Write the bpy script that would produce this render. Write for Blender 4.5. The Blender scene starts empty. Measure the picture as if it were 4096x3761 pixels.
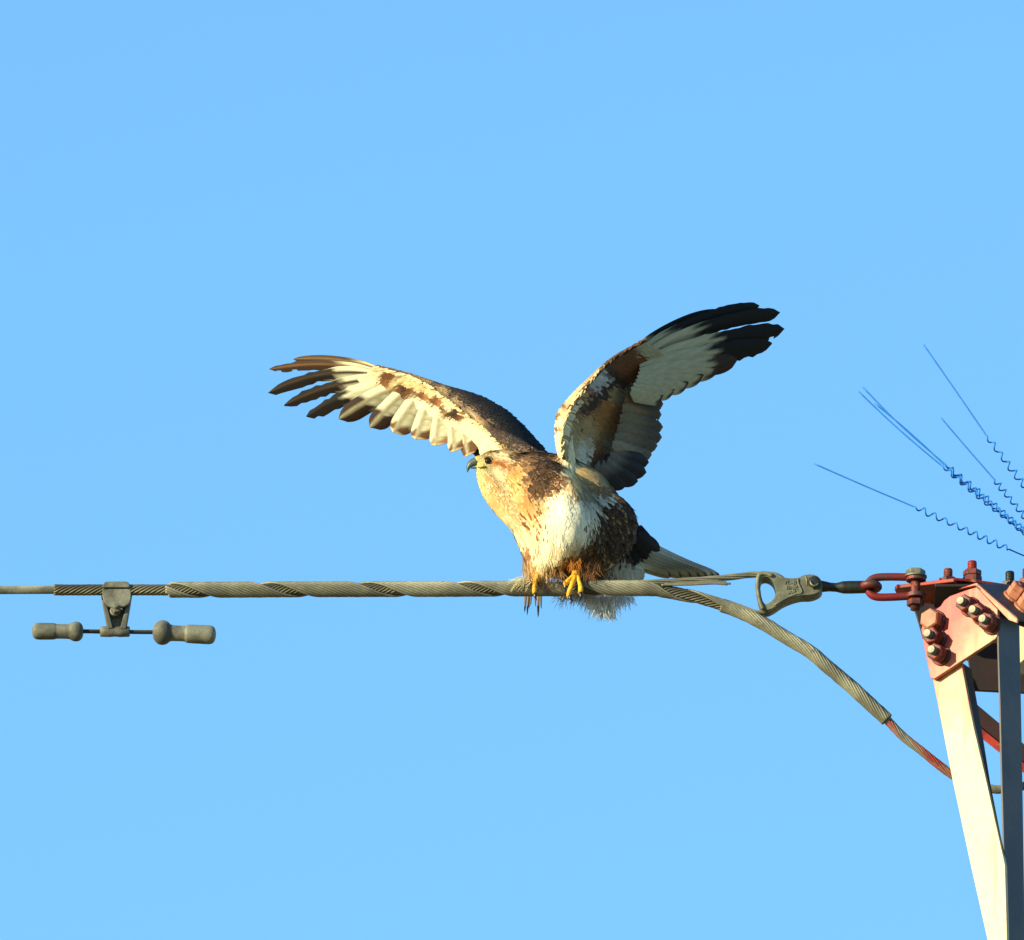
import bpy, bmesh, math, random
import numpy as np
from mathutils import Vector, Matrix
from mathutils.bvhtree import BVHTree
from mathutils.geometry import tessellate_polygon

rng = np.random.default_rng(7)
random.seed(7)
sc = bpy.context.scene
col = sc.collection

# ------------------------------------------------------------------ camera
D, ELEV, MPP = 40.0, math.radians(20), 0.0004      # distance, look-up angle, metres per photo pixel at the bird
CAM_Z = 1.7
cE, sE = math.cos(ELEV), math.sin(ELEV)
CAM = np.array([0.0, -D * cE, CAM_Z])
TGT = CAM + D * np.array([0.0, cE, sE])
cd = bpy.data.cameras.new('camera')
cam = bpy.data.objects.new('camera', cd); col.objects.link(cam)
cam.location = CAM
cam.rotation_euler = (math.pi / 2 + ELEV, 0, 0)
cd.sensor_fit = 'HORIZONTAL'; cd.sensor_width = 36
cd.lens = 36 * D / (4096 * MPP)
cd.clip_start = 1; cd.clip_end = 20000
sc.camera = cam

# ------------------------------------------------------------------ sky, sun, exposure
SUN = np.array([-0.80, -0.54, 0.25]); SUN /= np.linalg.norm(SUN)
w = bpy.data.worlds.new('World'); sc.world = w; w.use_nodes = True
nt = w.node_tree; bg = nt.nodes['Background']
sky = nt.nodes.new('ShaderNodeTexSky'); sky.sky_type = 'NISHITA'; sky.sun_disc = False
sky.sun_elevation = math.asin(SUN[2]); sky.sun_rotation = math.atan2(SUN[0], SUN[1])
sky.altitude = 0; sky.air_density = 1.0; sky.dust_density = 0.2; sky.ozone_density = 3.0
tint = nt.nodes.new('ShaderNodeMix'); tint.data_type = 'RGBA'; tint.blend_type = 'MULTIPLY'
tint.inputs[0].default_value = 1.0
tint.inputs[7].default_value = (0.68, 0.965, 1.02, 1)
nt.links.new(sky.outputs[0], tint.inputs[6]); nt.links.new(tint.outputs[2], bg.inputs[0])
bg.inputs[1].default_value = 0.15
sl = bpy.data.lights.new('sun', 'SUN'); sl.energy = 5.0; sl.angle = math.radians(0.5); sl.color = (1.0, 0.88, 0.54)
so = bpy.data.objects.new('sun', sl); col.objects.link(so)
so.rotation_euler = Vector(SUN).to_track_quat('Z', 'Y').to_euler()
so.location = (-20, -10, 30)
vs = sc.view_settings; vs.view_transform = 'Standard'; vs.look = 'None'; vs.gamma = 1; vs.exposure = 1.0
vs.use_curve_mapping = False

# ------------------------------------------------------------------ helpers
def ray(u, v):
    return np.array([(u - 2048) * MPP / D, cE + sE * ((v - 1880.5) * MPP / D), sE - cE * ((v - 1880.5) * MPP / D)])
def P(u, v, y=0.0):                       # the point of the vertical plane at depth y that the photo shows at u, v
    d = ray(u, v); return CAM + d * ((y - CAM[1]) / d[1])
def PP(u, v, p0, n):                      # the same for any plane
    d = ray(u, v); return CAM + d * (np.dot(np.asarray(p0) - CAM, n) / np.dot(d, n))
def PH(u, v, z):
    d = ray(u, v); return CAM + d * ((z - CAM[2]) / d[2])
def proj(p):
    q = np.asarray(p) - CAM
    f = q[..., 1] * cE + q[..., 2] * sE
    up = -q[..., 1] * sE + q[..., 2] * cE
    return 2048 + q[..., 0] / f * D / MPP, 1880.5 - up / f * D / MPP
def px(r): return r * MPP
def unit(a):
    a = np.asarray(a, float); return a / np.maximum(np.linalg.norm(a, axis=-1, keepdims=True), 1e-12)
def lin(c):
    c = np.asarray(c, float) / 255.0
    return np.where(c <= 0.04045, c / 12.92, ((c + 0.055) / 1.055) ** 2.4)

def tag(o, label=None, cat=None, group=None, kind=None):
    if label: o['label'] = label
    if cat: o['category'] = cat
    if group: o['group'] = group
    if kind: o['kind'] = kind
    return o
def empty(name, loc):
    o = bpy.data.objects.new(name, None); col.objects.link(o); o.location = tuple(loc); o.empty_display_size = 0.02
    return o
def world_loc(o):
    m = Vector((0, 0, 0))
    while o is not None:
        m += o.location; o = o.parent
    return m
def link(o, parent):
    col.objects.link(o)
    if parent is not None:
        o.parent = parent
        o.matrix_parent_inverse = Matrix.Translation(-world_loc_total(parent))
    return o
def world_loc_total(o):
    # all parents here are either Empties with a bare location or meshes at the origin
    t = Vector(o.location)
    if o.parent is not None:
        t = o.matrix_parent_inverse.to_translation() + t + world_loc_total(o.parent)
    return t
def mesh(name, verts, faces, mat, parent=None, smooth=True, cols=None, bevel=0, sharp=None):
    me = bpy.data.meshes.new(name)
    me.from_pydata([tuple(map(float, v)) for v in verts], [], [tuple(map(int, f)) for f in faces])
    if cols is not None:
        a = me.color_attributes.new('Col', 'FLOAT_COLOR', 'POINT')
        c4 = np.ones((len(me.vertices), 4), np.float32); c4[:, :3] = np.asarray(cols)
        a.data.foreach_set('color', c4.ravel())
    me.materials.append(mat)
    me.update()
    if smooth: me.polygons.foreach_set('use_smooth', [True] * len(me.polygons))
    o = bpy.data.objects.new(name, me); link(o, parent)
    if bevel:
        b = o.modifiers.new('bevel', 'BEVEL'); b.width = bevel; b.segments = 2; b.limit_method = 'ANGLE'; b.angle_limit = math.radians(35)
        b.harden_normals = False
    return o
class MB:
    def __init__(s): s.v = []; s.f = []; s.c = []
    def add(s, v, f, c=None):
        k = len(s.v); s.v.extend([tuple(x) for x in v]); s.f.extend([tuple(i + k for i in q) for q in f])
        if c is not None: s.c.extend([tuple(x) for x in c])
    def build(s, name, mat, parent=None, **kw):
        return mesh(name, s.v, s.f, mat, parent, cols=(s.c if s.c else None), **kw)
def catmull(pts, n):
    pts = np.asarray(pts, float)
    d = np.r_[0, np.cumsum(np.linalg.norm(np.diff(pts[:, :min(3, pts.shape[1])], axis=0), axis=1))]
    q = np.vstack([2 * pts[0] - pts[1], pts, 2 * pts[-1] - pts[-2]])
    out = []
    for t in np.linspace(0, d[-1], n):
        i = min(int(np.searchsorted(d, t, side='right')) - 1, len(pts) - 2); i = max(i, 0)
        x = (t - d[i]) / max(d[i + 1] - d[i], 1e-9)
        p0, p1, p2, p3 = q[i], q[i + 1], q[i + 2], q[i + 3]
        out.append(0.5 * ((2 * p1) + (-p0 + p2) * x + (2 * p0 - 5 * p1 + 4 * p2 - p3) * x * x + (-p0 + 3 * p1 - 3 * p2 + p3) * x ** 3))
    return np.array(out)
def frames(path, ref=(0, 0, 1)):
    t = unit(np.gradient(path, axis=0)); n = np.zeros_like(t)
    a = np.array(ref, float); a = unit(a - t[0] * np.dot(a, t[0]))
    for i in range(len(path)):
        a = unit(a - t[i] * np.dot(a, t[i])); n[i] = a
    return t, n, np.cross(t, n)
def tube(mb, path, r, sides=8, caps=True, colv=None, ref=(0, 0, 1)):
    path = np.asarray(path, float); N = len(path); r = np.broadcast_to(np.asarray(r, float), (N,))
    t, n, b = frames(path, ref)
    v = []; f = []
    for i in range(N):
        for k in range(sides):
            a = 2 * math.pi * k / sides
            v.append(path[i] + r[i] * (math.cos(a) * n[i] + math.sin(a) * b[i]))
    for i in range(N - 1):
        for k in range(sides):
            k2 = (k + 1) % sides
            f.append((i * sides + k, i * sides + k2, (i + 1) * sides + k2, (i + 1) * sides + k))
    if caps:
        f.append(tuple(range(sides))[::-1]); f.append(tuple((N - 1) * sides + k for k in range(sides)))
    mb.add(v, f, None if colv is None else [colv] * len(v))
def strands(mb, path, R, r, angles, pitch, sides=5, step=0.0022, twist0=0.0, jitter=0.0, cut0=None, cut1=None):
    path = np.asarray(path, float)
    L = np.r_[0, np.cumsum(np.linalg.norm(np.diff(path, axis=0), axis=1))]
    n = max(8, int(L[-1] / step)); s = np.linspace(0, L[-1], n)
    p = np.stack([np.interp(s, L, path[:, k]) for k in range(3)], 1)
    t, nn, bb = frames(p)
    for q, a in enumerate(angles):
        ph = a + twist0 + 2 * math.pi * s / pitch
        rr = (np.interp(s / L[-1], R[0], R[1])[:, None] if isinstance(R, tuple) else R) + (rng.normal(0, jitter) if jitter else 0)
        h = p + rr * (np.cos(ph)[:, None] * nn + np.sin(ph)[:, None] * bb)
        i0 = int(cut0[q] / step) if cut0 is not None else 0
        i1 = int(cut1[q] / step) if cut1 is not None else n
        tube(mb, h[i0:max(i1, i0 + 4)], r, sides)
def prism(front, vec):
    front = [np.asarray(p, float) for p in front]; n = len(front); vec = np.asarray(vec, float)
    v = front + [p + vec for p in front]
    f = [tuple(range(n)), tuple(range(2 * n - 1, n - 1, -1))]
    for i in range(n):
        j = (i + 1) % n; f.append((i, i + n, j + n, j))
    return v, f
def fix_normals(o):
    bm = bmesh.new(); bm.from_mesh(o.data); bmesh.ops.recalc_face_normals(bm, faces=bm.faces[:]); bm.to_mesh(o.data); bm.free(); return o
def plate(name, front, vec, mat, parent, bevel=0.0012):
    v, f = prism(front, vec); return fix_normals(mesh(name, v, f, mat, parent, smooth=False, bevel=bevel))
def lathe(mb, origin, axis, prof, sides=20, ref=(0, 0, 1), sx=1.0):
    axis = unit(np.array(axis, float)); a = np.array(ref, float)
    if abs(np.dot(a, axis)) > 0.95: a = np.array([0, 1.0, 0])
    a = unit(a - axis * np.dot(a, axis)); b = np.cross(axis, a); v = []; f = []
    for (x, r) in prof:
        for k in range(sides):
            q = 2 * math.pi * k / sides
            v.append(np.asarray(origin) + axis * x + r * (math.cos(q) * a + sx * math.sin(q) * b))
    for i in range(len(prof) - 1):
        for k in range(sides):
            k2 = (k + 1) % sides; f.append((i * sides + k, i * sides + k2, (i + 1) * sides + k2, (i + 1) * sides + k))
    f.append(tuple(range(sides))[::-1]); f.append(tuple((len(prof) - 1) * sides + k for k in range(sides)))
    mb.add(v, f)

# ------------------------------------------------------------------ materials
def mat_base(name, rough=0.6, metal=0.0, spec=0.4):
    m = bpy.data.materials.new(name); m.use_nodes = True
    b = m.node_tree.nodes['Principled BSDF']
    b.inputs['Roughness'].default_value = rough; b.inputs['Metallic'].default_value = metal
    b.inputs['Specular IOR Level'].default_value = spec
    return m, m.node_tree, b
def noise(t, scale, detail=4, rough=0.55, coord='Object'):
    tc = t.nodes.new('ShaderNodeTexCoord'); n = t.nodes.new('ShaderNodeTexNoise')
    n.inputs['Scale'].default_value = scale; n.inputs['Detail'].default_value = detail; n.inputs['Roughness'].default_value = rough
    t.links.new(tc.outputs[coord], n.inputs['Vector']); return n
def ramp(t, src, stops):
    r = t.nodes.new('ShaderNodeValToRGB'); t.links.new(src, r.inputs[0]); e = r.color_ramp.elements
    while len(e) < len(stops): e.new(0.5)
    for k, (p, c) in enumerate(stops):
        e[k].position = p; e[k].color = (*c, 1)
    return r
def mixc(t, fac, a, b, mode='MIX'):
    m = t.nodes.new('ShaderNodeMix'); m.data_type = 'RGBA'; m.blend_type = mode
    for s, x in ((0, fac), (6, a), (7, b)):
        if isinstance(x, (int, float)): m.inputs[s].default_value = x
        elif isinstance(x, tuple): m.inputs[s].default_value = (*x, 1)
        else: t.links.new(x, m.inputs[s])
    return m.outputs[2]
def bump(t, b, src, strength, dist=0.001):
    n = t.nodes.new('ShaderNodeBump'); n.inputs['Strength'].default_value = strength; n.inputs['Distance'].default_value = dist
    t.links.new(src, n.inputs['Height']); t.links.new(n.outputs[0], b.inputs['Normal'])
def two_tone(name, c1, c2, scale, lo=0.4, hi=0.6, rough=0.6, metal=0.0, bmp=0.2, c3=None, fine=220):
    m, t, b = mat_base(name, rough, metal)
    n1 = noise(t, scale); r = ramp(t, n1.outputs[0], [(lo, tuple(lin(c1))), (hi, tuple(lin(c2)))])
    n2 = noise(t, fine, 3); o = mixc(t, 0.45, r.outputs[0], ramp(t, n2.outputs[0], [(0.3, (0.45,) * 3), (0.7, (1.0,) * 3)]).outputs[0], 'MULTIPLY')
    if c3:
        n3 = noise(t, scale * 2.3, 6, 0.7); f = ramp(t, n3.outputs[0], [(0.58, (0, 0, 0)), (0.68, (1, 1, 1))])
        o = mixc(t, f.outputs[0], o, tuple(lin(c3)))
    t.links.new(o, b.inputs['Base Color'])
    if bmp: bump(t, b, n2.outputs[0], bmp)
    return m
M = {}
M['cable'] = two_tone('weathered_aluminium', (138, 136, 120), (102, 101, 90), 25, rough=0.55, metal=0.25, bmp=0.1)
M['rods'] = two_tone('weathered_rods', (142, 138, 118), (106, 103, 88), 14, rough=0.55, metal=0.2, bmp=0.1, c3=(88, 84, 72))
M['inner_rods'] = two_tone('darker_armour_rods', (112, 106, 84), (82, 77, 60), 14, rough=0.55, metal=0.2, bmp=0.1)
M['cast'] = two_tone('weathered_casting', (118, 116, 96), (84, 83, 68), 40, rough=0.6, metal=0.15, bmp=0.5)
M['damper'] = two_tone('damper_casting', (114, 112, 98), (74, 73, 64), 30, rough=0.65, metal=0.1, bmp=0.4)
M['dark_steel'] = two_tone('forged_dark_steel', (44, 44, 38), (28, 28, 28), 50, rough=0.5, metal=0.3, bmp=0.3)
M['link'] = two_tone('red_stained_forging', (78, 44, 36), (116, 18, 20), 20, rough=0.55, metal=0.15, bmp=0.3)
M['bolt'] = two_tone('rusty_painted_bolt', (116, 44, 34), (58, 24, 22), 60, rough=0.6, metal=0.1, bmp=0.3, c3=(140, 118, 96))
M['galv'] = two_tone('galvanised_bolt', (122, 118, 98), (84, 81, 66), 60, rough=0.5, metal=0.3, bmp=0.3)
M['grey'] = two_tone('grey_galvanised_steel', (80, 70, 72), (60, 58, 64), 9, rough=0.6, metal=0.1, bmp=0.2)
M['shade_red'] = two_tone('shade_darkened_red_steel', (44, 13, 13), (26, 10, 12), 12, rough=0.6, bmp=0.2)  # red steel with the shade inside the tower peak put into its colour
M['salmon'] = two_tone('faded_red_paint', (176, 112, 84), (150, 84, 62), 30, rough=0.6, bmp=0.2)
M['red'] = two_tone('red_painted_steel', (156, 44, 26), (108, 20, 16), 18, rough=0.55, bmp=0.2, c3=(184, 110, 74))
def painted(name, edge_dir, base=(236, 224, 190)):
    # cream paint worn over red: the red comes through towards one end of the plate
    m, t, b = mat_base(name, 0.5)
    tc = t.nodes.new('ShaderNodeTexCoord'); vm = t.nodes.new('ShaderNodeVectorMath'); vm.operation = 'DOT_PRODUCT'
    t.links.new(tc.outputs['Object'], vm.inputs[0]); vm.inputs[1].default_value = edge_dir[:3]
    ad = t.nodes.new('ShaderNodeMath'); ad.operation = 'ADD'; t.links.new(vm.outputs['Value'], ad.inputs[0]); ad.inputs[1].default_value = edge_dir[3]
    n1 = noise(t, 26, 5, 0.6); mu = t.nodes.new('ShaderNodeMath'); mu.operation = 'MULTIPLY_ADD'
    t.links.new(n1.outputs[0], mu.inputs[0]); mu.inputs[1].default_value = 0.5; t.links.new(ad.outputs[0], mu.inputs[2])
    r = ramp(t, mu.outputs[0], [(0.15, tuple(lin(base))), (0.40, tuple(lin((186, 132, 98)))), (0.62, tuple(lin((184, 88, 66)))), (0.84, tuple(lin((158, 12, 8))))])
    n2 = noise(t, 90, 5, 0.7); o = mixc(t, 0.42, r.outputs[0], ramp(t, n2.outputs[0], [(0.35, (0.6, 0.5, 0.42)), (0.6, (1, 1, 1))]).outputs[0], 'MULTIPLY')
    mp = t.nodes.new('ShaderNodeMapping'); mp.inputs['Scale'].default_value = (70, 70, 5); mp.inputs['Rotation'].default_value = (0, 0.22, 0)
    t.links.new(tc.outputs['Object'], mp.inputs[0]); n3 = t.nodes.new('ShaderNodeTexNoise'); n3.inputs['Scale'].default_value = 1.0; n3.inputs['Detail'].default_value = 5; t.links.new(mp.outputs[0], n3.inputs['Vector'])
    st = ramp(t, n3.outputs[0], [(0.54, (0, 0, 0)), (0.72, (0.85, 0.85, 0.85))]); o = mixc(t, st.outputs[0], o, tuple(lin((164, 92, 62))))
    t.links.new(o, b.inputs['Base Color']); bump(t, b, n2.outputs[0], 0.15)
    return m
def wire_mat(name, c1, rough):
    m, t, b = mat_base(name, rough, 0.3); n = noise(t, 60); r = ramp(t, n.outputs[0], [(0.3, tuple(lin(c1) * 0.7)), (0.7, tuple(lin(c1)))])
    t.links.new(r.outputs[0], b.inputs['Base Color']); return m
M['spike'] = wire_mat('bird_spike_wire', (26, 112, 204), 0.6)
def feather_mat():
    m, t, b = mat_base('plumage', 0.75, 0, 0.2)
    at = t.nodes.new('ShaderNodeAttribute'); at.attribute_name = 'Col'
    n = noise(t, 420, 3); o = mixc(t, 0.28, at.outputs['Color'], ramp(t, n.outputs[0], [(0.3, (0.55,) * 3), (0.7, (1.0,) * 3)]).outputs[0], 'MULTIPLY')
    o = mixc(t, 1.0, o, (0.88, 0.865, 0.84), 'MULTIPLY')
    t.links.new(o, b.inputs['Base Color'])
    tr = t.nodes.new('ShaderNodeBsdfTranslucent'); t.links.new(o, tr.inputs[0])
    mx = t.nodes.new('ShaderNodeMixShader'); mx.inputs[0].default_value = 0.12
    t.links.new(b.outputs[0], mx.inputs[1]); t.links.new(tr.outputs[0], mx.inputs[2])
    t.links.new(mx.outputs[0], t.nodes['Material Output'].inputs[0])
    return m
M['plumage'] = feather_mat()
M['toe'] = two_tone('yellow_scaly_skin', (236, 176, 30), (206, 138, 20), 160, rough=0.5, bmp=0.8, fine=500)
M['claw'] = two_tone('black_claw', (24, 22, 22), (38, 34, 32), 120, rough=0.3, bmp=0)
M['beak'] = two_tone('slate_beak', (44, 52, 58), (86, 92, 84), 60, rough=0.4, bmp=0.1)
M['cere'] = two_tone('yellow_cere', (190, 164, 58), (160, 142, 66), 120, rough=0.55, bmp=0.2)
M['eye'] = two_tone('dark_eye', (26, 16, 10), (52, 32, 18), 300, rough=0.08, bmp=0)
M['brow'] = two_tone('brow_skin', (134, 116, 72), (100, 84, 52), 160, rough=0.6, bmp=0.3)
M['ground'] = two_tone('dry_winter_grass', (172, 150, 104), (128, 112, 74), 0.6, rough=0.9, bmp=0, fine=40)

# ------------------------------------------------------------------ ground
g = mesh('ground', [(-4000, -4000, 0), (4000, -4000, 0), (4000, 4000, 0), (-4000, 4000, 0)], [(0, 1, 2, 3)], M['ground'], smooth=False)
tag(g, 'dry straw coloured open ground below the wire', kind='structure')

# ------------------------------------------------------------------ tower peak
TH = math.radians(28)
nL = np.array([-math.sin(TH), -math.cos(TH), 0]); nR = np.array([math.cos(TH), -math.sin(TH), 0])
tL = np.array([-math.cos(TH), math.sin(TH), 0]); tR = np.array([math.sin(TH), math.cos(TH), 0])
CORNER = P(3993, 2500, -0.10)
def PL(u, v, off=0.0): return PP(u, v, CORNER + nL * off, nL)
def PR(u, v, off=0.0): return PP(u, v, CORNER + nR * off, nR)
base_xy = P(4060, 3700, -0.05)
tower = empty('lattice_tower', (base_xy[0] + 0.5, 0.1, 0))
tag(tower, 'red and cream painted steel lattice tower at the right edge', 'tower')
gp = PL(3800, 2420); 
M['gusset'] = painted('worn_cream_over_red_gusset', (-5.6, 0, 4.6, -(-5.6 * gp[0] + 4.6 * gp[2]) + 0.74), (182, 152, 106))
lp = PL(3800, 2760)
M['strut'] = painted('worn_cream_strut', (-1.0, 0, 1.9, -(-1.0 * lp[0] + 1.9 * lp[2]) + 0.10), (184, 176, 136))
# front gusset plate
gus = plate('gusset_plate', [PL(*q) for q in [(3762, 2424), (3776, 2402), (3800, 2384), (3860, 2362), (3906, 2348), (3916, 2356), (3990, 2438), (3992, 2540), (3981, 2556), (3737, 2716), (3722, 2712), (3700, 2610), (3684, 2520), (3696, 2478), (3728, 2448)]], -nL * 0.008, M['gusset'], tower, 0.001)
# sloping strut: an angle, lit flange outside, second flange turned in
sl_ = plate('strut', [PL(*q, -0.011) for q in [(3712, 2600), (3830, 2575), (3846, 2655), (3893, 2900), (3945, 3122), (4020, 3460), (4027, 3700), (4034, 4000), (4014, 4050), (3950, 3761), (3878, 3440), (3810, 3122), (3767, 2900), (3731, 2718)]], -nL * 0.008, M['strut'], tower, 0.001)
edge = [(3846, 2650, 0.034), (3893, 2900, 0.030), (3945, 3122, 0.014), (4016, 3440, 0.006)]
fr = [PL(u, v, -0.0195) for u, v, d in edge]; bk = [PL(u, v, -0.0195) - nL * d for u, v, d in edge]; wd = tL * 0.006
fv = []; ff = []
for a_, b_ in zip(fr, bk): fv += [a_, b_, b_ + wd, a_ + wd]
for i in range(3):
    for k in range(4): ff.append((4 * i + k, 4 * i + (k + 1) % 4, 4 * i + 4 + (k + 1) % 4, 4 * i + 4 + k))
ff += [(0, 1, 2, 3), (12, 13, 14, 15)]
tag(fix_normals(mesh('strut_flange', fv, ff, M['shade_red'], tower, smooth=False)), 'inner flange of the strut, red darkened as shade')
# corner post
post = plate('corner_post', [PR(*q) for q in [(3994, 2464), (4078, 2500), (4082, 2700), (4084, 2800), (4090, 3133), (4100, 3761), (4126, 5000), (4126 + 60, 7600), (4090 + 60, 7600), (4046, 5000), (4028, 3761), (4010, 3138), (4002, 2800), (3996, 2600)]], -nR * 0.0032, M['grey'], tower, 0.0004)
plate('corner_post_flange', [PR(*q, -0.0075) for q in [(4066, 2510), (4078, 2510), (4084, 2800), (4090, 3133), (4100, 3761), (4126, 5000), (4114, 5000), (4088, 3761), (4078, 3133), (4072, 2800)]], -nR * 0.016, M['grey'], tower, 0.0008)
# far gusset and far brace in shade-darkened red, far left gusset
plate('far_gusset_plate', [P(*q, 0.12) for q in [(3640, 2384), (3700, 2352), (3900, 2340), (4180, 2380), (4180, 2775), (3890, 2760), (3872, 2640), (3760, 2560), (3694, 2560), (3668, 2470)]], (0, 0.008, 0), M['shade_red'], tower, 0.001)
br = plate('brace', [P(*q, 0.10) for q in [(3860, 2776), (3906, 2816), (4001, 2896), (4200, 3064), (4200, 3140), (4001, 2972), (3927, 2913), (3850, 2850)]], (0.0, 0.006, 0), M['shade_red'], tower, 0.001)
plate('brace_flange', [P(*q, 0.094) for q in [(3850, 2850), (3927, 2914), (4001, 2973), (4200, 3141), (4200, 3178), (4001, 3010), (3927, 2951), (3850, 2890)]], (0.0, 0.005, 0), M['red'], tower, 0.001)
plate('far_strut', [P(*q, 0.112) for q in [(3870, 2700), (3894, 2761), (3906, 2816), (3927, 2913), (3933, 3000), (3936, 3076), (3920, 3076), (3886, 2900), (3850, 2740)]], (0.0, 0.006, 0), M['shade_red'], tower, 0.001)
# second lit plate behind the post at the picture's edge
plate('side_gusset_plate', [PL(*q, -0.16) for q in [(4072, 2500), (4180, 2540), (4180, 2740), (4100, 2696), (4066, 2690)]], -nL * 0.008, M['gusset'], tower, 0.001)
# tongue plate that carries the shackle, cap plate on top
ZT = P(3660, 2346, 0.0)[2]
tong = plate('tongue_plate', [PH(3587, 2351, ZT), PH(3600, 2352.5, ZT), PH(3816, 2327, ZT), PH(3816, 2327, ZT) + np.array([0.03, 0.13, 0]), PH(3660, 2351, ZT) + np.array([0, 0.07, 0]), PH(3600, 2351, ZT) + np.array([-0.004, 0.035, 0]), PH(3587, 2351, ZT) + np.array([-0.003, 0.015, 0])], (0, 0, 0.0062), M['red'], tower, 0.001)
ZC = ZT + 0.0085
plate('cap_plate', [PH(3817, 2322, ZC), PH(3905, 2330, ZC), PH(4190, 2372, ZC), PH(4190, 2372, ZC) + np.array([0.05, 0.16, 0]), PH(3817, 2322, ZC) + np.array([0.02, 0.18, 0])], (0, 0, 0.005), M['red'], tower, 0.001)
plate('cap_flange', [PH(3740, 2347, ZT - 0.0065), PH(3900, 2347, ZT - 0.0065), PH(3915, 2352, ZT - 0.0065) + np.array([0, 0.10, 0]), PH(3740, 2347, ZT - 0.0065) + np.array([0, 0.10, 0])], (0, 0, 0.005), M['shade_red'], tower, 0.001)
# right-hand grey plate with its two lit edges
A_, B_, C_ = PL(3912, 2338, 0.012), PL(4073, 2492, 0.006), P(4110, 2350, -0.10 + 0.13)
nq = unit(np.cross(B_ - A_, C_ - A_)); 
if nq[1] > 0: nq = -nq
def PQ(u, v, off=0.0): return PP(u, v, A_ + nq * off, nq)
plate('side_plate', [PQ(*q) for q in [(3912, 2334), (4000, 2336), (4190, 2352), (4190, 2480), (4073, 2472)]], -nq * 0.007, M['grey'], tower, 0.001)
plate('edge_angle', [PL(*q, 0.0005) for q in [(3838, 2360), (3912, 2334), (4074, 2474), (4074, 2496), (4040, 2484), (3907, 2346)]], nL * 0.005, M['strut'], tower, 0.001)
plate('edge_angle', [PL(*q, 0.0062) for q in [(3917, 2342), (4072, 2478), (4074, 2486), (3912, 2347)]], nL * 0.003, M['strut'], tower, 0.0006)
# mast below and to the right (outside the photograph)
mz = P(4126, 5000, -0.08)[2]
legs = [(base_xy[0] + 0.05, -0.06), (base_xy[0] + 0.75, -0.10), (base_xy[0] + 0.75, 0.55), (base_xy[0] + 0.16, 0.55)]
for i, (x, y) in enumerate(legs):
    top = TGT[2] - 0.25 if i else mz + 0.2
    if i == 3: top = mz
    b2 = [(x - 0.04, y - 0.04, 0), (x + 0.04, y - 0.04, 0), (x + 0.04, y - 0.032, 0), (x - 0.032, y - 0.032, 0), (x - 0.032, y + 0.04, 0), (x - 0.04, y + 0.04, 0)]
    plate('leg', b2, (0, 0, top), M['grey'], tower, 0)
k = 0; z = 0.8
while z < mz:
    for i in range(4):
        (x0, y0), (x1, y1) = legs[i], legs[(i + 1) % 4]
        za, zb = (z, z + 0.7) if (k + i) % 2 else (z + 0.7, z)
        mb = MB(); tube(mb, [(x0, y0, za), ((x0 + x1) / 2, (y0 + y1) / 2, (za + zb) / 2), (x1, y1, zb)], 0.018, 4); mb.build('brace', M['grey'], tower, smooth=False)
    z += 0.7; k += 1

# bolts: shank > nut, washer (shared meshes)
def hexm(af, h):
    r = af / math.sqrt(3); v = []; f = []
    for zz, rr in ((0, r), (h * 0.86, r), (h, r * 0.86)):
        for k in range(6): v.append((rr * math.cos(k * math.pi / 3), rr * math.sin(k * math.pi / 3), zz))
    for i in range(2):
        for k in range(6):
            k2 = (k + 1) % 6; f.append((i * 6 + k, i * 6 + k2, i * 6 + 6 + k2, i * 6 + 6 + k))
    f.append(tuple(range(5, -1, -1))); f.append(tuple(range(12, 18)))
    return v, f
def raw_mesh(name, v, f, mat, smooth=False):
    me = bpy.data.meshes.new(name); me.from_pydata([tuple(map(float, q)) for q in v], [], [tuple(q) for q in f]); me.materials.append(mat); me.update()
    if smooth: me.polygons.foreach_set('use_smooth', [True] * len(me.polygons))
    return me
def cyl(r, z0, z1, n=18, threads=False):
    mb = MB(); prof = [(z0, r), (z1 - 0.001, r), (z1, r * 0.86)]
    if threads:
        prof = [(z0, r)]; zz = z0
        while zz < z1 - 0.003: prof += [(zz + 0.001, r), (zz + 0.0018, r * 0.9), (zz + 0.0026, r)]; zz += 0.0026
        prof += [(z1, r * 0.85)]
    lathe(mb, (0, 0, 0), (0, 0, 1), prof, n, ref=(1, 0, 0)); return mb.v, mb.f
BM = {}
def bolt(pos, axis, parent, af=0.025, shank=0.04, nut_z=0.004, nut_h=0.014, double=False, spin=0.0, mats=('bolt', 'bolt', 'bolt'), name='bolt', wash=True):
    key = (af, shank, nut_z, nut_h, mats)
    if key not in BM:
        BM[key] = (raw_mesh('bolt_shank', *cyl(af * 0.28, -0.004, shank, 18, True), M[mats[0]], False),
                   raw_mesh('nut', *[[(a, b, c + nut_z) for a, b, c in hexm(af, nut_h)[0]], hexm(af, nut_h)[1]], M[mats[1]]),
                   raw_mesh('washer', *cyl(af * 0.66, 0, 0.004), M[mats[2]]))
        BM[key + (1,)] = raw_mesh('nut', [(a * 0.96, b * 0.96, c + nut_z + nut_h + 0.0006) for a, b, c in hexm(af, nut_h * 0.7)[0]], hexm(af, nut_h)[1], M[mats[1]])
    s, n, wsh = BM[key]
    o = bpy.data.objects.new(name, s); col.objects.link(o); o.parent = parent
    R = Vector(unit(axis)).to_track_quat('Z', 'Y').to_matrix().to_4x4() @ Matrix.Rotation(spin, 4, 'Z')
    o.matrix_world = Matrix.Identity(4)
    o.matrix_parent_inverse = Matrix.Translation(-world_loc_total(parent)); o.matrix_basis = Matrix.Translation(Vector(pos)) @ R
    for nm, d in (('nut', n),) + ((('washer', wsh),) if wash else ()) + ((('nut', BM[key + (1,)]),) if double else ()):
        c = bpy.data.objects.new(nm, d); col.objects.link(c); c.parent = o
    return o
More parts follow.
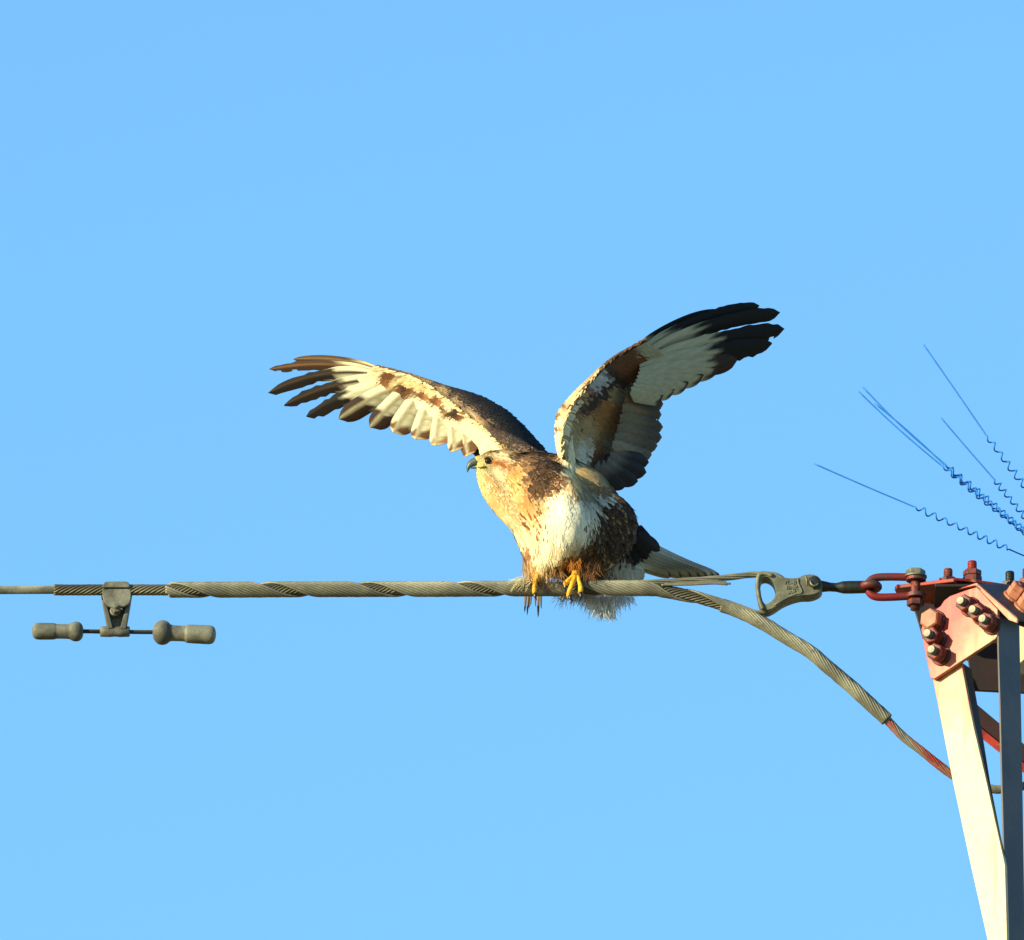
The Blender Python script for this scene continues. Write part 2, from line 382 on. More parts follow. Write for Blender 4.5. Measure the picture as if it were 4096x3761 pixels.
for (u, v) in ((3882, 2429), (3930, 2464), (3970, 2501), (3749, 2559), (3766, 2624)):
    bolt(PL(u, v, 0.0005), nL, tower, 0.0255, 0.037, 0.0042, 0.013, True, random.random(), ('galv', 'bolt', 'bolt'))
bolt(PL(3738, 2488, 0.0005), nL, tower, 0.030, 0.016, 0.0042, 0.017, False, 0.4, ('bolt', 'salmon', 'bolt'))
up = (0, 0, 1)
bolt(PH(3794, 2322, ZT + 0.0066) + np.array([0, 0.03, 0]), up, tower, 0.026, 0.030, 0.0042, 0.010, False, 0.3)
bolt(PH(3890, 2328, ZC + 0.0052) + np.array([0, 0.02, 0]), up, tower, 0.0270, 0.042, 0.0042, 0.013, True, 0.9, ('red', 'bolt', 'bolt'))
bolt(PH(3947, 2331, ZC + 0.0052) + np.array([0, 0.09, 0]), up, tower, 0.026, 0.032, 0.0042, 0.010, False, 0.1, ('dark_steel', 'dark_steel', 'dark_steel'))
bolt(PH(4043, 2343, ZC + 0.0052) + np.array([0, 0.06, 0]), up, tower, 0.026, 0.045, 0.0042, 0.013, True, 0.5, ('dark_steel', 'dark_steel', 'dark_steel'))
for (u, v) in ((4050, 2394), (4092, 2438)):
    bolt(PQ(u, v, 0.0005), nq, tower, 0.026, 0.03, 0.0042, 0.013, True, 0.2, ('bolt', 'salmon', 'salmon'))
bolt(PH(4000, 2338, ZC + 0.0052) + np.array([0, 0.11, 0]), up, tower, 0.026, 0.034, 0.0042, 0.010, False, 0.7)
bolt(PH(3852, 2324, ZC + 0.0052) + np.array([0, 0.12, 0]), up, tower, 0.026, 0.028, 0.0042, 0.010, False, 0.2)
bolt(PH(4110, 2356, ZC + 0.0052) + np.array([0, 0.03, 0]), up, tower, 0.026, 0.045, 0.0042, 0.013, True, 0.5)

# ------------------------------------------------------------------ shackle, its bolt, the eye link
sh = empty('shackle', P(3560, 2400, 0.0)); tag(sh, 'red stained U shaped shackle hooked round the tongue plate bolt', 'shackle')
mb = MB(); r_ = px(16)
pts = [P(3690, 2309, 0), P(3640, 2309, 0), P(3560, 2308, 0), P(3505, 2311, 0), P(3480, 2324, 0), P(3470, 2348, 0), P(3480, 2374, 0), P(3505, 2388, 0), P(3560, 2389, 0), P(3640, 2385, 0), P(3690, 2384, 0)]
tube(mb, catmull(pts, 60), r_, 12, ref=(0, 1, 0)); mb.build('bow', M['link'], sh)
for zz, vv in ((1, 2316), (-1, 2384)):
    mb = MB(); o_ = P(3664, vv, 0); lathe(mb, o_ - np.array([0, 0, px(10)]), (0, 0, 1), [(0, px(36)), (px(2), px(40)), (px(17), px(40)), (px(19), px(36))], 24, ref=(1, 0, 0)); mb.build('ear', M['link'], sh, smooth=False)
pin = empty('shackle_bolt', P(3662, 2440, 0)); tag(pin, 'vertical hex headed bolt through the shackle and tongue plate', 'bolt')
mb = MB(); c0 = P(3662, 2306, 0); c1 = P(3660, 2440, 0); tube(mb, [c0, (c0 + c1) / 2, c1], px(19), 14, ref=(1, 0, 0)); mb.build('shank', M['bolt'], pin)
for nm, vv, h, af, mt in (('head', 2305, 26, 70, 'galv'), ('nut', 2424, 26, 62, 'bolt')):
    v, f = hexm(px(af), px(h)); o_ = P(3662, vv, 0); mesh(nm, [np.array(q) + o_ for q in v], f, M[mt], pin, smooth=False, bevel=0.0006)
mb = MB(); o_ = P(3662, 2311, 0); lathe(mb, o_, (0, 0, 1), [(0, px(46)), (px(6), px(46)), (px(7), px(43))], 24, ref=(1, 0, 0)); mb.build('washer', M['galv'], pin, smooth=False)

eye = empty('eye_link', P(3400, 2376, 0)); tag(eye, 'dark forged eye link between thimble clevis and shackle', 'eye link')
mb = MB()
path = catmull([P(3262, 2345, 0), P(3300, 2347, 0), P(3340, 2350, 0), P(3380, 2350, 0), P(3440, 2349, 0), P(3480, 2348, 0)], 40)
uu = proj(path)[0]; rr = np.interp(uu, [3262, 3290, 3320, 3345, 3372, 3400, 3480], [26, 23, 18, 18, 25, 26, 25]) * MPP
tube(mb, path, rr, 16); mb.build('rod', M['dark_steel'], eye)
mb = MB(); cc = P(3482, 2348, 0); th = np.linspace(0, 2 * math.pi, 41)
ring = np.array([cc + np.array([px(30) * math.cos(a), px(34) * math.sin(a), 0]) for a in th]); tube(mb, ring, px(17), 10, caps=False); mb.build('eye', M['link'], eye)

# ------------------------------------------------------------------ thimble clevis
th_ = empty('thimble_clevis', P(3150, 2420, 0)); tag(th_, 'olive cast thimble clevis with round eye and raised letters', 'clevis')
def flat_ring(name, outer, inner, y0, dy, mat, parent, bevel=0.003):
    lo = [Vector((a, -b, 0)) for a, b in outer]; li = [Vector((a, -b, 0)) for a, b in inner] if inner else None
    tri = tessellate_polygon([lo, li] if inner else [lo]); allp = list(outer) + (list(inner) if inner else [])
    n = len(allp); F = [P(a, b, y0) for a, b in allp]; B = [p + np.array([0, dy, 0]) for p in F]
    f = [tuple(t) for t in tri] + [tuple(i + n for i in t) for t in tri]
    for k0, loop in ((0, outer), (len(outer), inner or [])):
        m_ = len(loop)
        for i in range(m_): j = (i + 1) % m_; f.append((k0 + i, k0 + j, k0 + j + n, k0 + i + n))
    o = mesh(name, F + B, f, mat, parent, smooth=False)
    bm = bmesh.new(); bm.from_mesh(o.data); bmesh.ops.recalc_face_normals(bm, faces=bm.faces[:])
    bmesh.ops.dissolve_limit(bm, angle_limit=0.02, verts=bm.verts[:], edges=bm.edges[:]); bm.to_mesh(o.data); bm.free()
    if bevel:
        b = o.modifiers.new('bevel', 'BEVEL'); b.width = bevel; b.segments = 3; b.limit_method = 'ANGLE'; b.angle_limit = math.radians(50)
    return o
def loop2(pts, n):
    a = catmull(np.array(pts + [pts[0]] , float), n + 1)[:-1]; return [tuple(q) for q in a]
outer = loop2([(3024, 2340), (3028, 2300), (3046, 2286), (3070, 2286), (3100, 2298), (3145, 2312), (3190, 2312), (3216, 2301), (3246, 2298), (3272, 2306), (3287, 2328), (3289, 2352), (3272, 2369), (3240, 2379), (3206, 2380), (3169, 2389), (3130, 2406), (3097, 2428), (3068, 2440), (3046, 2430), (3032, 2390)], 64)
inner = loop2([(3040, 2345), (3046, 2312), (3066, 2306), (3090, 2320), (3102, 2350), (3100, 2385), (3082, 2408), (3060, 2416), (3047, 2392)], 36)
flat_ring('clevis_body', outer, inner, -0.018, 0.034, M['cast'], th_, 0.0022)
# front flange lip round the eye and a raised rib
mb = MB(); lipc = catmull([P(u, v, -0.0185) for u, v in [(3052, 2438), (3038, 2400), (3031, 2345), (3036, 2302), (3060, 2294), (3090, 2304)]], 30); tube(mb, lipc, px(9), 8); mb.build('eye_lip', M['cast'], th_)
mb = MB(); tube(mb, catmull([P(u, v, -0.0185) for u, v in [(3192, 2316), (3194, 2336), (3205, 2358), (3206, 2372), (3180, 2378), (3140, 2396), (3100, 2420)]], 30), px(4), 8); mb.build('rib', M['cast'], th_)
mb = MB(); lathe(mb, P(3258, 2330, -0.021), (0, -1, 0), [(0, px(24)), (0.004, px(24)), (0.006, px(19)), (0.007, px(12))], 20); mb.build('pin_head', M['dark_steel'], th_)
mb = MB(); tube(mb, catmull([P(3222, 2306, -0.026), P(3228, 2322, -0.030), P(3228, 2342, -0.026)], 10), px(5), 8); tube(mb, catmull([P(3240, 2322, -0.028), P(3246, 2338, -0.031), P(3260, 2344, -0.030), P(3274, 2336, -0.027)], 12), px(4.5), 8)
mb.build('cotter_pin', M['galv'], th_)
def letters(txt, u, v, size, y, parent, mat):
    cu = bpy.data.curves.new('letters', 'FONT'); cu.body = txt; cu.size = px(size); cu.extrude = 0.0007; cu.align_x = 'CENTER'
    o = bpy.data.objects.new('tmp', cu); col.objects.link(o); bpy.context.view_layer.update()
    me = bpy.data.meshes.new_from_object(o.evaluated_get(bpy.context.evaluated_depsgraph_get())); bpy.data.objects.remove(o)
    me.materials.clear(); me.materials.append(mat); m = bpy.data.objects.new('raised_letters', me); link(m, parent)
    m.matrix_basis = Matrix.Translation(Vector(P(u, v, y))) @ Matrix.Rotation(math.pi / 2, 4, 'X') @ Matrix.Rotation(-0.06, 4, 'Z'); return m
for txt, u, v in (('7L-4U', 3166, 2339), ('IINK', 3168, 2359), ('AK', 3169, 2378)):
    letters(txt, u, v, 24, -0.0187, th_, M['cast'])

# ------------------------------------------------------------------ shield wire, armour rods, dead-end grip
wire = empty('shield_wire', P(200, 2380, 0)); tag(wire, 'grey stranded shield wire wrapped in twisted armour rods', 'wire')
main = [(-2600, 2380), (-1200, 2369), (-600, 2364), (0, 2361), (215, 2360), (700, 2360), (1200, 2358), (2060, 2355), (2560, 2353), (2660, 2362), (2760, 2384), (2860, 2412), (2960, 2448), (3048, 2492), (3155, 2557), (3245, 2611), (3300, 2659), (3399, 2742), (3498, 2833), (3545, 2876), (3612, 2946), (3690, 3008), (3742, 3050), (3804, 3096), (3876, 3134), (3950, 3153), (4007, 3159), (4093, 3145), (4250, 3080), (4500, 2950), (4800, 2900)]
yk = lambda u: float(np.interp(u, [0, 2600, 3048, 3300, 3545, 3800, 4100, 4800], [0, 0, 0.0, 0.008, 0.02, 0.04, 0.05, 0.1]))
wp = catmull([P(u, v, yk(u)) for u, v in main], 900)
wu = proj(wp)[0]
def sub(u0, u1): return wp[(wu >= u0) & (wu <= u1)]
mb = MB(); tube(mb, wp, px(13.5), 12); mb.build('core', M['cable'], wire)
def wrap(name, pts, Rm, rr, n, pitch, mat, missing=0, ph=0.0, sides=5, jit=0.0, kind=True):
    mb = MB(); strands(mb, pts, px(Rm), px(rr), [2 * math.pi * k / n for k in range(n - missing)], px(pitch), sides, twist0=ph, jitter=jit)
    o = mb.build(name, mat, wire)
    if kind: o['kind'] = 'stuff'
    return o
wrap('cable_strands', sub(-1400, 240), 13.8, 2.9, 15, 260, M['cable'])
wrap('inner_armour_rods', sub(212, 3552), 18.3, 4.6, 10, -215, M['inner_rods'], jit=px(0.3))
wrap('jumper_strands', sub(3535, 4800), 13.6, 4.0, 11, 330, M['cable'])
gmain = np.vstack([sub(640, 2700), catmull([P(u, v, y) for u, v, y in [(2760, 2384, -0.002), (2860, 2408, -0.004), (2950, 2432, -0.004), (3015, 2446, -0.002), (3070, 2446, 0.0)]], 60)])
gl = np.linalg.norm(np.diff(gmain, axis=0), axis=1).sum(); gu = lambda u: px(u - 640) * 1.0
nr = 16; idx = list(range(13)); keep = (0, 1, 2, 3, 4, 5, 6, 7)
mb = MB(); strands(mb, gmain, ((0, gu(2560) / gl, gu(2700) / gl, gu(2860) / gl, 1.0), (px(27.2), px(27.2), px(25), px(17), px(9))), px(5.25), [2 * math.pi * k / nr for k in idx], px(392), 6, twist0=1.15, jitter=px(0.35),
    cut0=[px(rng.uniform(0, 70)) for k in idx], cut1=[gl if k in keep else gu(2585) + px(rng.uniform(0, 60)) for k in idx])
o = mb.build('grip_rods', M['rods'], wire); o['kind'] = 'stuff'
# jumper: outer sleeve rods on the curve
wrap('jumper_armour_rods', sub(2880, 3550), 22.4, 5.7, 15, 420, M['rods'], missing=0, jit=px(0.4))
# loop of the grip through the thimble
upper = catmull([P(u, v, y) for u, v, y in [(2530, 2336, -0.004), (2620, 2330, -0.006), (2768, 2322, -0.004), (2917, 2310, -0.002), (3000, 2300, 0.0), (3050, 2298, 0.001)]], 120)
mb = MB(); strands(mb, upper, px(8.5), px(4.6), [2 * math.pi * k / 6 for k in range(6)], px(560), 5, jitter=px(0.5)); tube(mb, upper, px(5), 6)
tail_ = catmull([P(u, v, -0.006) for u, v in [(2640, 2336), (2760, 2334), (2850, 2330), (2905, 2334)]], 30)
for k, du in ((0, 0), (1, -14), (2, 18), (3, 5)):
    tube(mb, tail_ + np.array([px(du), -0.0015 * k, px(4.5 - 4.5 * k)]), px(4.4), 6)
o = mb.build('grip_upper_leg', M['rods'], wire); o['kind'] = 'stuff'
loop = catmull([P(u, v, 0.0) for u, v in [(3070, 2446), (3110, 2425), (3140, 2400), (3150, 2365), (3135, 2325), (3100, 2302), (3050, 2298)]], 40)
mb = MB(); tube(mb, loop, px(13), 8); mb.build('grip_eye', M['rods'], wire)
# paint stain bands on the jumper: overspray is a material of its own piece of wrap
M['redcable'] = two_tone('red_overspray_cable', (150, 38, 28), (140, 104, 80), 22, 0.5, 0.66, rough=0.6, bmp=0.1)
seg = sub(3552, 3830); mb = MB(); strands(mb, seg, px(14.4), px(3.9), [2 * math.pi * k / 11 + 0.2 for k in range(1, 9)], px(330), 5, twist0=0.4); o = mb.build('red_stained_strands', M['redcable'], wire); o['kind'] = 'stuff'

# ------------------------------------------------------------------ vibration damper
dm = empty('vibration_damper', P(460, 2548, 0)); tag(dm, 'grey dumbbell vibration damper clamped under the wire', 'damper')
clampf = loop2([(409, 2360), (440, 2356), (490, 2356), (521, 2360), (522, 2400), (512, 2418), (490, 2428), (462, 2432), (436, 2426), (420, 2412), (411, 2390)], 44)
flat_ring('clamp_keeper', clampf, None, -0.017, 0.006, M['damper'], dm, 0.0012)
flat_ring('clamp_cap', [(410, 2340), (420, 2327), (440, 2325), (500, 2325), (514, 2328), (519, 2342), (519, 2350), (410, 2350)], None, -0.013, 0.028, M['damper'], dm, 0.0018)
flat_ring('clamp_back', loop2([(404, 2350), (460, 2345), (524, 2350), (524, 2410), (512, 2460), (500, 2520), (470, 2528), (438, 2524), (424, 2470), (408, 2410)], 50), None, 0.009, 0.006, M['damper'], dm, 0.0012)
for a, b in (([(408, 2400), (424, 2404), (452, 2512), (430, 2516)], 0), ([(524, 2400), (510, 2404), (480, 2512), (504, 2516)], 0)):
    flat_ring('clamp_arm', a, None, -0.010, 0.018, M['damper'], dm, 0.0016)
mb = MB(); lathe(mb, P(400, 2527, 0), (1, 0, 0), [(0, px(17)), (px(3), px(21)), (px(40), px(22)), (px(60), px(20)), (px(80), px(22)), (px(116), px(21)), (px(119), px(17))], 20); mb.build('clamp_base', M['damper'], dm)
bo = bolt(P(461, 2448, -0.004), (0.1, -1, 0.25), dm, 0.0135, 0.020, 0.0042, 0.008, False, 0.2, ('damper', 'damper', 'damper'), 'clamp_bolt')
mb = MB(); c_ = [P(u, 2526 + (u - 330) * 0.012, 0) for u in range(300, 680, 20)]; tube(mb, c_, px(7), 8); strands(mb, np.array(c_), px(6.2), px(2.6), [2 * math.pi * k / 8 for k in range(8)], px(90), 5); mb.build('messenger_cable', M['dark_steel'], dm)
def weight(u0, v0, u1, v1, prof):
    a, b = P(u0, v0, 0), P(u1, v1, 0); mb = MB(); L_ = np.linalg.norm(b - a)
    q = np.array(prof, float); s = np.linspace(0, 1, 70); cc = catmull(q, 70)
    lathe(mb, a, b - a, [(px(x), max(px(r), 0.0001)) for x, r in cc], 28); return mb.build('damper_weight', M['damper'], dm)
weight(334, 2527, 128, 2525, [(0, 8), (4, 24), (14, 36), (30, 40), (44, 37), (56, 31), (72, 30), (106, 30), (118, 33), (150, 34), (180, 34), (196, 29), (204, 16), (206, 2)])
weight(611, 2529, 864, 2541, [(0, 10), (5, 28), (20, 45), (40, 50), (58, 45), (72, 34), (92, 32), (128, 32), (140, 37), (190, 38), (228, 38), (244, 31), (251, 16), (253, 2)])

# ------------------------------------------------------------------ bird spikes
def spike(paths, label, cat='bird spike'):
    root = empty('bird_spike', P(4250, 2300, 0.06)) if len(paths) > 1 else None
    out = []
    for (a, b, c, amp, pit, ph, y, endu) in paths:
        A, B, C = (np.array([*q, 0.0]) for q in (a, b, c))
        pts = [P(a[0], a[1], y)]
        bw = rng.normal(0, 3.0)
        for t in np.linspace(0.05, 1, 12): pts.append(P(a[0] + (b[0] - a[0]) * t + bw * math.sin(math.pi * t), a[1] + (b[1] - a[1]) * t - bw * math.sin(math.pi * t), y))
        w1, w2 = rng.uniform(0, 6, 2)
        p0, p1 = P(*b, y), P(*c, y); ax = unit(p1 - p0); L_ = np.linalg.norm(p1 - p0)
        n1 = unit(np.cross(ax, [0, 1, 0])); n2 = np.cross(ax, n1); N = int(L_ / px(pit) * 16)
        for i in range(1, N):
            t = i / N; r = px(amp) * min(1, t * 12) * (1 + .14 * math.sin(9 * t + w1)); an = ph + 2 * math.pi * t * L_ / px(pit) + .5 * math.sin(7 * t + w2)
            pts.append(p0 + ax * L_ * t + r * (math.cos(an) * n1 + math.sin(an) * n2))
        pts.append(p1); pts.append(P(endu[0], endu[1], 0.06))
        mb = MB(); tube(mb, pts, px(3.3), 6, ref=(0.3, 0.2, 1)); o = mb.build('spike_wire' if root else 'bird_spike', M['spike'], root); out.append(o)
    t = root or out[0]; tag(t, label, cat, 'wire bird spikes on the tower'); return t
EB = (4262, 2296)
spike([((3695, 1380), (3945, 1742), (4140, 2000), 11, 47, 0, 0.03, EB)], 'topmost and steepest thin wire bird spike, its tip highest in the sky')
spike([((3765, 1673), (3975, 1916), (4130, 2105), 10, 36, 0.6, 0.05, EB)], 'short thin bird spike below the steepest one, beside the frame edge')
spike([((3435, 1567), (3765, 1862), (4120, 2150), 10, 43, 0, 0.02, EB), ((3452, 1550), (3778, 1855), (4120, 2142), 11, 45, 0.9, 0.05, EB), ((3500, 1615), (3785, 1868), (4120, 2146), 10, 41, 2.2, 0.08, EB)], 'bundle of three thin wire bird spikes running close together')
spike([((3256, 1855), (3655, 2027), (4035, 2197), 11, 45, 0.3, 0.04, EB)], 'lowest and longest thin wire bird spike, lying flattest')
mb = MB(); o_ = P(4262, 2340, 0.06); lathe(mb, o_, (0, 0, 1), [(0, 0.03), (0.006, 0.03), (0.007, 0.014), (0.02, 0.013), (0.021, 0.009)], 18, ref=(1, 0, 0)); mb.build('spike_socket', M['dark_steel'], tower, smooth=False)

#HAWK#
# ------------------------------------------------------------------ hawk
hawk = empty('hawk', P(2230, 2330, 0.0))
tag(hawk, 'brown and cream hawk perched on the wire with both wings raised', 'hawk')

def spheres(chain, n):
    return catmull(np.array([[*P(u, v, y), px(r)] for u, v, y, r in chain]), n)
BALLS = []
BALLS += list(spheres([(1938, 1853, -0.030, 34), (1962, 1849, -0.030, 46), (1992, 1852, -0.028, 54), (2030, 1875, -0.022, 74), (2070, 1915, -0.012, 96), (2165, 1965, -0.016, 132), (2235, 2050, -0.008, 150), (2272, 2130, 0.012, 166), (2310, 2190, 0.040, 150), (2400, 2230, 0.085, 112), (2490, 2240, 0.115, 84), (2545, 2230, 0.135, 62)], 60))
BALLS += list(spheres([(1928, 1876, -0.030, 24), (1942, 1906, -0.026, 36), (1975, 1960, -0.022, 50), (2035, 2020, -0.014, 64), (2100, 2080, -0.006, 70), (2140, 2150, 0.006, 76), (2162, 2215, 0.012, 72)], 30))
BALLS += list(spheres([(2100, 1860, -0.005, 50), (2180, 1870, 0.010, 60), (2260, 1900, 0.015, 72), (2340, 1950, 0.025, 84), (2390, 2020, 0.040, 92)], 20))
BALLS += list(spheres([(2400, 2050, 0.030, 88), (2440, 2080, 0.030, 100), (2450, 2120, 0.035, 98), (2420, 2180, 0.030, 90), (2370, 2230, 0.020, 70), (2325, 2262, 0.006, 42)], 24))
BALLS += list(spheres([(2175, 2190, 0.020, 74), (2160, 2245, 0.010, 56), (2165, 2280, 0.002, 40), (2160, 2305, -0.002, 28)], 14))
BALLS += list(spheres([(2380, 2250, 0.075, 80), (2410, 2320, 0.075, 62), (2420, 2370, 0.07, 40)], 10))
BALLS += list(spheres([(2480, 2270, 0.10, 66), (2530, 2290, 0.11, 50)], 8))
BALLS += list(spheres([(2195, 1925, -0.030, 66), (2240, 1975, -0.042, 82), (2262, 2040, -0.046, 92), (2268, 2110, -0.040, 96), (2255, 2180, -0.022, 86), (2230, 2225, -0.004, 66)], 24))
BALLS += list(spheres([(2195, 2258, 0.020, 46), (2250, 2262, 0.022, 52), (2305, 2262, 0.024, 50)], 8))
# wing bones are part of the same body surface
BALLS += list(spheres([(2120, 1840, 0.02, 50), (2060, 1790, 0.05, 40), (1985, 1740, 0.068, 26), (1880, 1655, 0.092, 18), (1760, 1575, 0.118, 14), (1640, 1515, 0.145, 11)], 60))
BALLS += list(spheres([(2262, 1900, 0.0, 44), (2268, 1835, -0.006, 28), (2276, 1750, -0.004, 15), (2296, 1680, 0.006, 13), (2335, 1605, 0.02, 12), (2424, 1495, 0.045, 10), (2500, 1436, 0.065, 8)], 70))
bm = bmesh.new()
for x, y, z, r in BALLS:
    bmesh.ops.create_icosphere(bm, subdivisions=2, radius=max(r, 0.003), matrix=Matrix.Translation((x, y, z)))
me = bpy.data.meshes.new('tmp_body'); bm.to_mesh(me); bm.free()
tmp = bpy.data.objects.new('tmp_body', me); col.objects.link(tmp)
rm = tmp.modifiers.new('r', 'REMESH'); rm.mode = 'VOXEL'; rm.voxel_size = 0.0028
sm = tmp.modifiers.new('s', 'SMOOTH'); sm.factor = 0.5; sm.iterations = 6
bpy.context.view_layer.update()
bme = bpy.data.meshes.new_from_object(tmp.evaluated_get(bpy.context.evaluated_depsgraph_get()))
bpy.data.objects.remove(tmp)
bv = np.empty(len(bme.vertices) * 3); bme.vertices.foreach_get('co', bv); bv = bv.reshape(-1, 3)
bme.calc_loop_triangles(); bt = np.empty(len(bme.loop_triangles) * 3, int); bme.loop_triangles.foreach_get('vertices', bt); bt = bt.reshape(-1, 3)
bn = np.empty(len(bme.vertices) * 3); bme.vertices.foreach_get('normal', bn); bn = bn.reshape(-1, 3)
BVH = BVHTree.FromPolygons([tuple(q) for q in bv], [tuple(map(int, q)) for q in bt])
def hit(u, v):
    h, n, _, _ = BVH.ray_cast(Vector(CAM), Vector(unit(ray(u, v))))
    return (None, None) if h is None else (np.array(h), np.array(n))

# plumage colours as they lie on the bird
CR = (238, 222, 182); WH = (240, 234, 212); RU = (186, 116, 56); OR = (222, 180, 120); DB = (56, 38, 26); BR = (104, 66, 38); BK = (34, 28, 25); GW = (196, 190, 172); BE = (168, 146, 108); SL = (58, 56, 56)
CP = [(1925, 1825, (170, 160, 108)), (1935, 1810, (150, 128, 82)), (1960, 1803, (186, 158, 106)), (1995, 1802, (190, 160, 108)), (2040, 1812, (128, 96, 60)), (2075, 1818, (110, 82, 54)), (2110, 1830, (92, 66, 44)), (2140, 1845, DB),
      (1940, 1840, (206, 192, 150)), (1985, 1824, CR), (2015, 1834, CR), (1975, 1845, (196, 140, 84)), (2000, 1852, (180, 112, 62)), (2020, 1858, (206, 150, 92)), (1930, 1862, (206, 190, 128)), (1950, 1868, (226, 208, 158)),
      (1985, 1872, CR), (1990, 1900, CR), (2005, 1925, CR), (1975, 1890, (236, 220, 180)), (2020, 1950, (234, 206, 152)), (2035, 1850, (226, 186, 130)), (2050, 1880, (208, 152, 90)), (2050, 1920, OR), (2060, 1960, OR), (2040, 1975, OR),
      (1905, 1895, (228, 216, 150)), (1915, 1925, (232, 214, 150)), (1935, 1915, OR), (1950, 1945, OR), (1965, 1930, (228, 180, 110)), (1970, 1970, OR), (1990, 1995, OR), (1995, 1960, (226, 168, 96)), (2015, 2010, OR), (1940, 1960, (230, 206, 146)), (1985, 2020, (230, 200, 140)), (2020, 2035, CR), (2060, 2010, OR), (2085, 2035, OR), (2050, 2040, (222, 182, 122)), (2080, 1990, (204, 146, 82)),
      (2090, 1860, (136, 98, 62)), (2120, 1880, DB), (2150, 1870, DB), (2190, 1860, DB), (2110, 1920, (150, 104, 62)), (2150, 1910, DB), (2190, 1890, DB), (2140, 1950, (106, 72, 46)), (2100, 1965, (190, 138, 84)), (2180, 1925, (120, 82, 52)), (2210, 1900, BR), (2160, 1980, (214, 182, 132)), (2120, 1995, (206, 160, 104)), (2225, 1850, (176, 132, 86)), (2240, 1880, CR), (2262, 1850, CR), (2275, 1880, OR), (2270, 1930, OR), (2195, 1965, CR), (2250, 1820, CR), (2215, 1830, (110, 78, 50)), (2080, 1795, (40, 34, 32)), (2120, 1808, (44, 36, 33)), (2040, 1770, (44, 36, 32)), (1985, 1735, (64, 48, 40)), (1880, 1655, (190, 160, 116)),
      (2150, 2010, (206, 176, 126)), (2120, 2040, (216, 176, 120)), (2160, 2060, CR), (2110, 2075, (220, 180, 122)), (2140, 2090, CR), (2180, 2110, CR), (2080, 2070, CR),
      (2240, 1960, CR), (2225, 2000, WH), (2260, 2020, WH), (2250, 2080, WH), (2290, 2090, WH), (2230, 2140, WH), (2080, 2110, CR), (2110, 2140, CR), (2150, 2160, CR), (2130, 2200, CR), (2180, 2200, CR), (2200, 2230, CR), (2160, 2240, CR), (2290, 2000, WH), (2280, 2140, WH), (2250, 2190, CR),
      (2300, 1930, BE), (2330, 1880, BE), (2310, 1970, (140, 118, 88)), (2360, 1930, (128, 106, 80)), (2400, 1960, (120, 98, 76)), (2340, 1960, (150, 138, 118)), (2400, 1900, BE), (2440, 1960, BR), (2330, 2010, GW), (2370, 2000, GW), (2420, 1990, GW), (2340, 2060, WH), (2320, 2110, WH), (2370, 2050, GW), (2300, 2160, (206, 194, 160)), (2340, 2130, WH), (2390, 2060, WH),
      (2410, 2080, DB), (2440, 2040, DB), (2480, 2010, DB), (2520, 2050, DB), (2500, 2100, DB), (2450, 2110, DB), (2420, 2140, DB), (2390, 2160, DB), (2360, 2190, DB), (2440, 2180, DB), (2400, 2210, BR), (2480, 2160, BK), (2530, 2130, BK), (2380, 2120, (170, 158, 134)), (2340, 2180, (150, 124, 84)),
      (2105, 2200, (160, 112, 70)), (2100, 2250, BR), (2130, 2270, (196, 146, 84)), (2165, 2275, OR), (2120, 2295, (206, 172, 120)), (2190, 2285, (180, 130, 70)), (2220, 2265, (150, 98, 52)), (2240, 2230, (190, 140, 76)), (2270, 2230, BR), (2300, 2225, RU), (2290, 2255, (190, 112, 40)), (2330, 2230, BR), (2350, 2255, BR), (2390, 2250, BR), (2370, 2280, DB), (2230, 2290, BR), (2330, 2290, BR),
      (2430, 2270, BE), (2470, 2250, GW), (2500, 2280, GW), (2540, 2300, GW), (2440, 2300, (120, 82, 52)), (2400, 2310, BR), (2480, 2310, GW), (2520, 2200, BK), (2550, 2180, BK), (2580, 2230, BK), (2560, 2260, GW), (2400, 2380, GW), (2450, 2380, GW), (2350, 2360, GW)]
CPX = np.array([[a, b] for a, b, _ in CP], float); CPC = np.array([lin(c) for *_, c in CP])
def lookup(u, v, px_, pc_, jit):
    q = np.stack([u + rng.normal(0, 1, len(u)) * jit, v + rng.normal(0, 1, len(u)) * jit], 1)
    d = ((q[:, None, :] - px_[None]) ** 2).sum(2); i = np.argsort(d, 1)[:, :2]
    d0 = np.take_along_axis(d, i, 1) + 40; wt = 1 / d0 ** 2; wt /= wt.sum(1, keepdims=True)
    return (pc_[i] * wt[..., None]).sum(1)
FLOW = np.array([(1930, 1850, .8, .25), (1925, 1915, .45, .9), (1985, 1810, 1, .1), (2000, 1890, .65, .75), (2050, 1930, .55, .85), (2100, 1840, 1, .25), (2160, 1900, .6, .8), (2220, 1850, .2, 1), (2150, 2000, .5, .87), (2060, 2050, .6, .8), (2250, 2080, .35, .93), (2100, 2180, .3, 1), (2150, 2260, .05, 1), (2350, 1950, .6, .8), (2450, 2060, .55, .8), (2400, 2150, .1, 1), (2330, 2240, .0, 1), (2450, 2240, .4, .9), (2540, 2220, .9, .5), (2410, 2340, .1, 1),
                 (1900, 1690, -.45, .9), (1700, 1560, -.7, .7), (2300, 1680, .95, .3), (2450, 1500, .9, .4)], float)
def flow(u, v):
    d = ((np.stack([u, v], 1)[:, None, :] - FLOW[None, :, :2]) ** 2).sum(2) + 400; wt = 1 / d ** 1.5; wt /= wt.sum(1, keepdims=True)
    f = (FLOW[None, :, 2:] * wt[..., None]).sum(1); return np.stack([f[:, 0], 0.25 + 0 * f[:, 0], -f[:, 1]], 1)

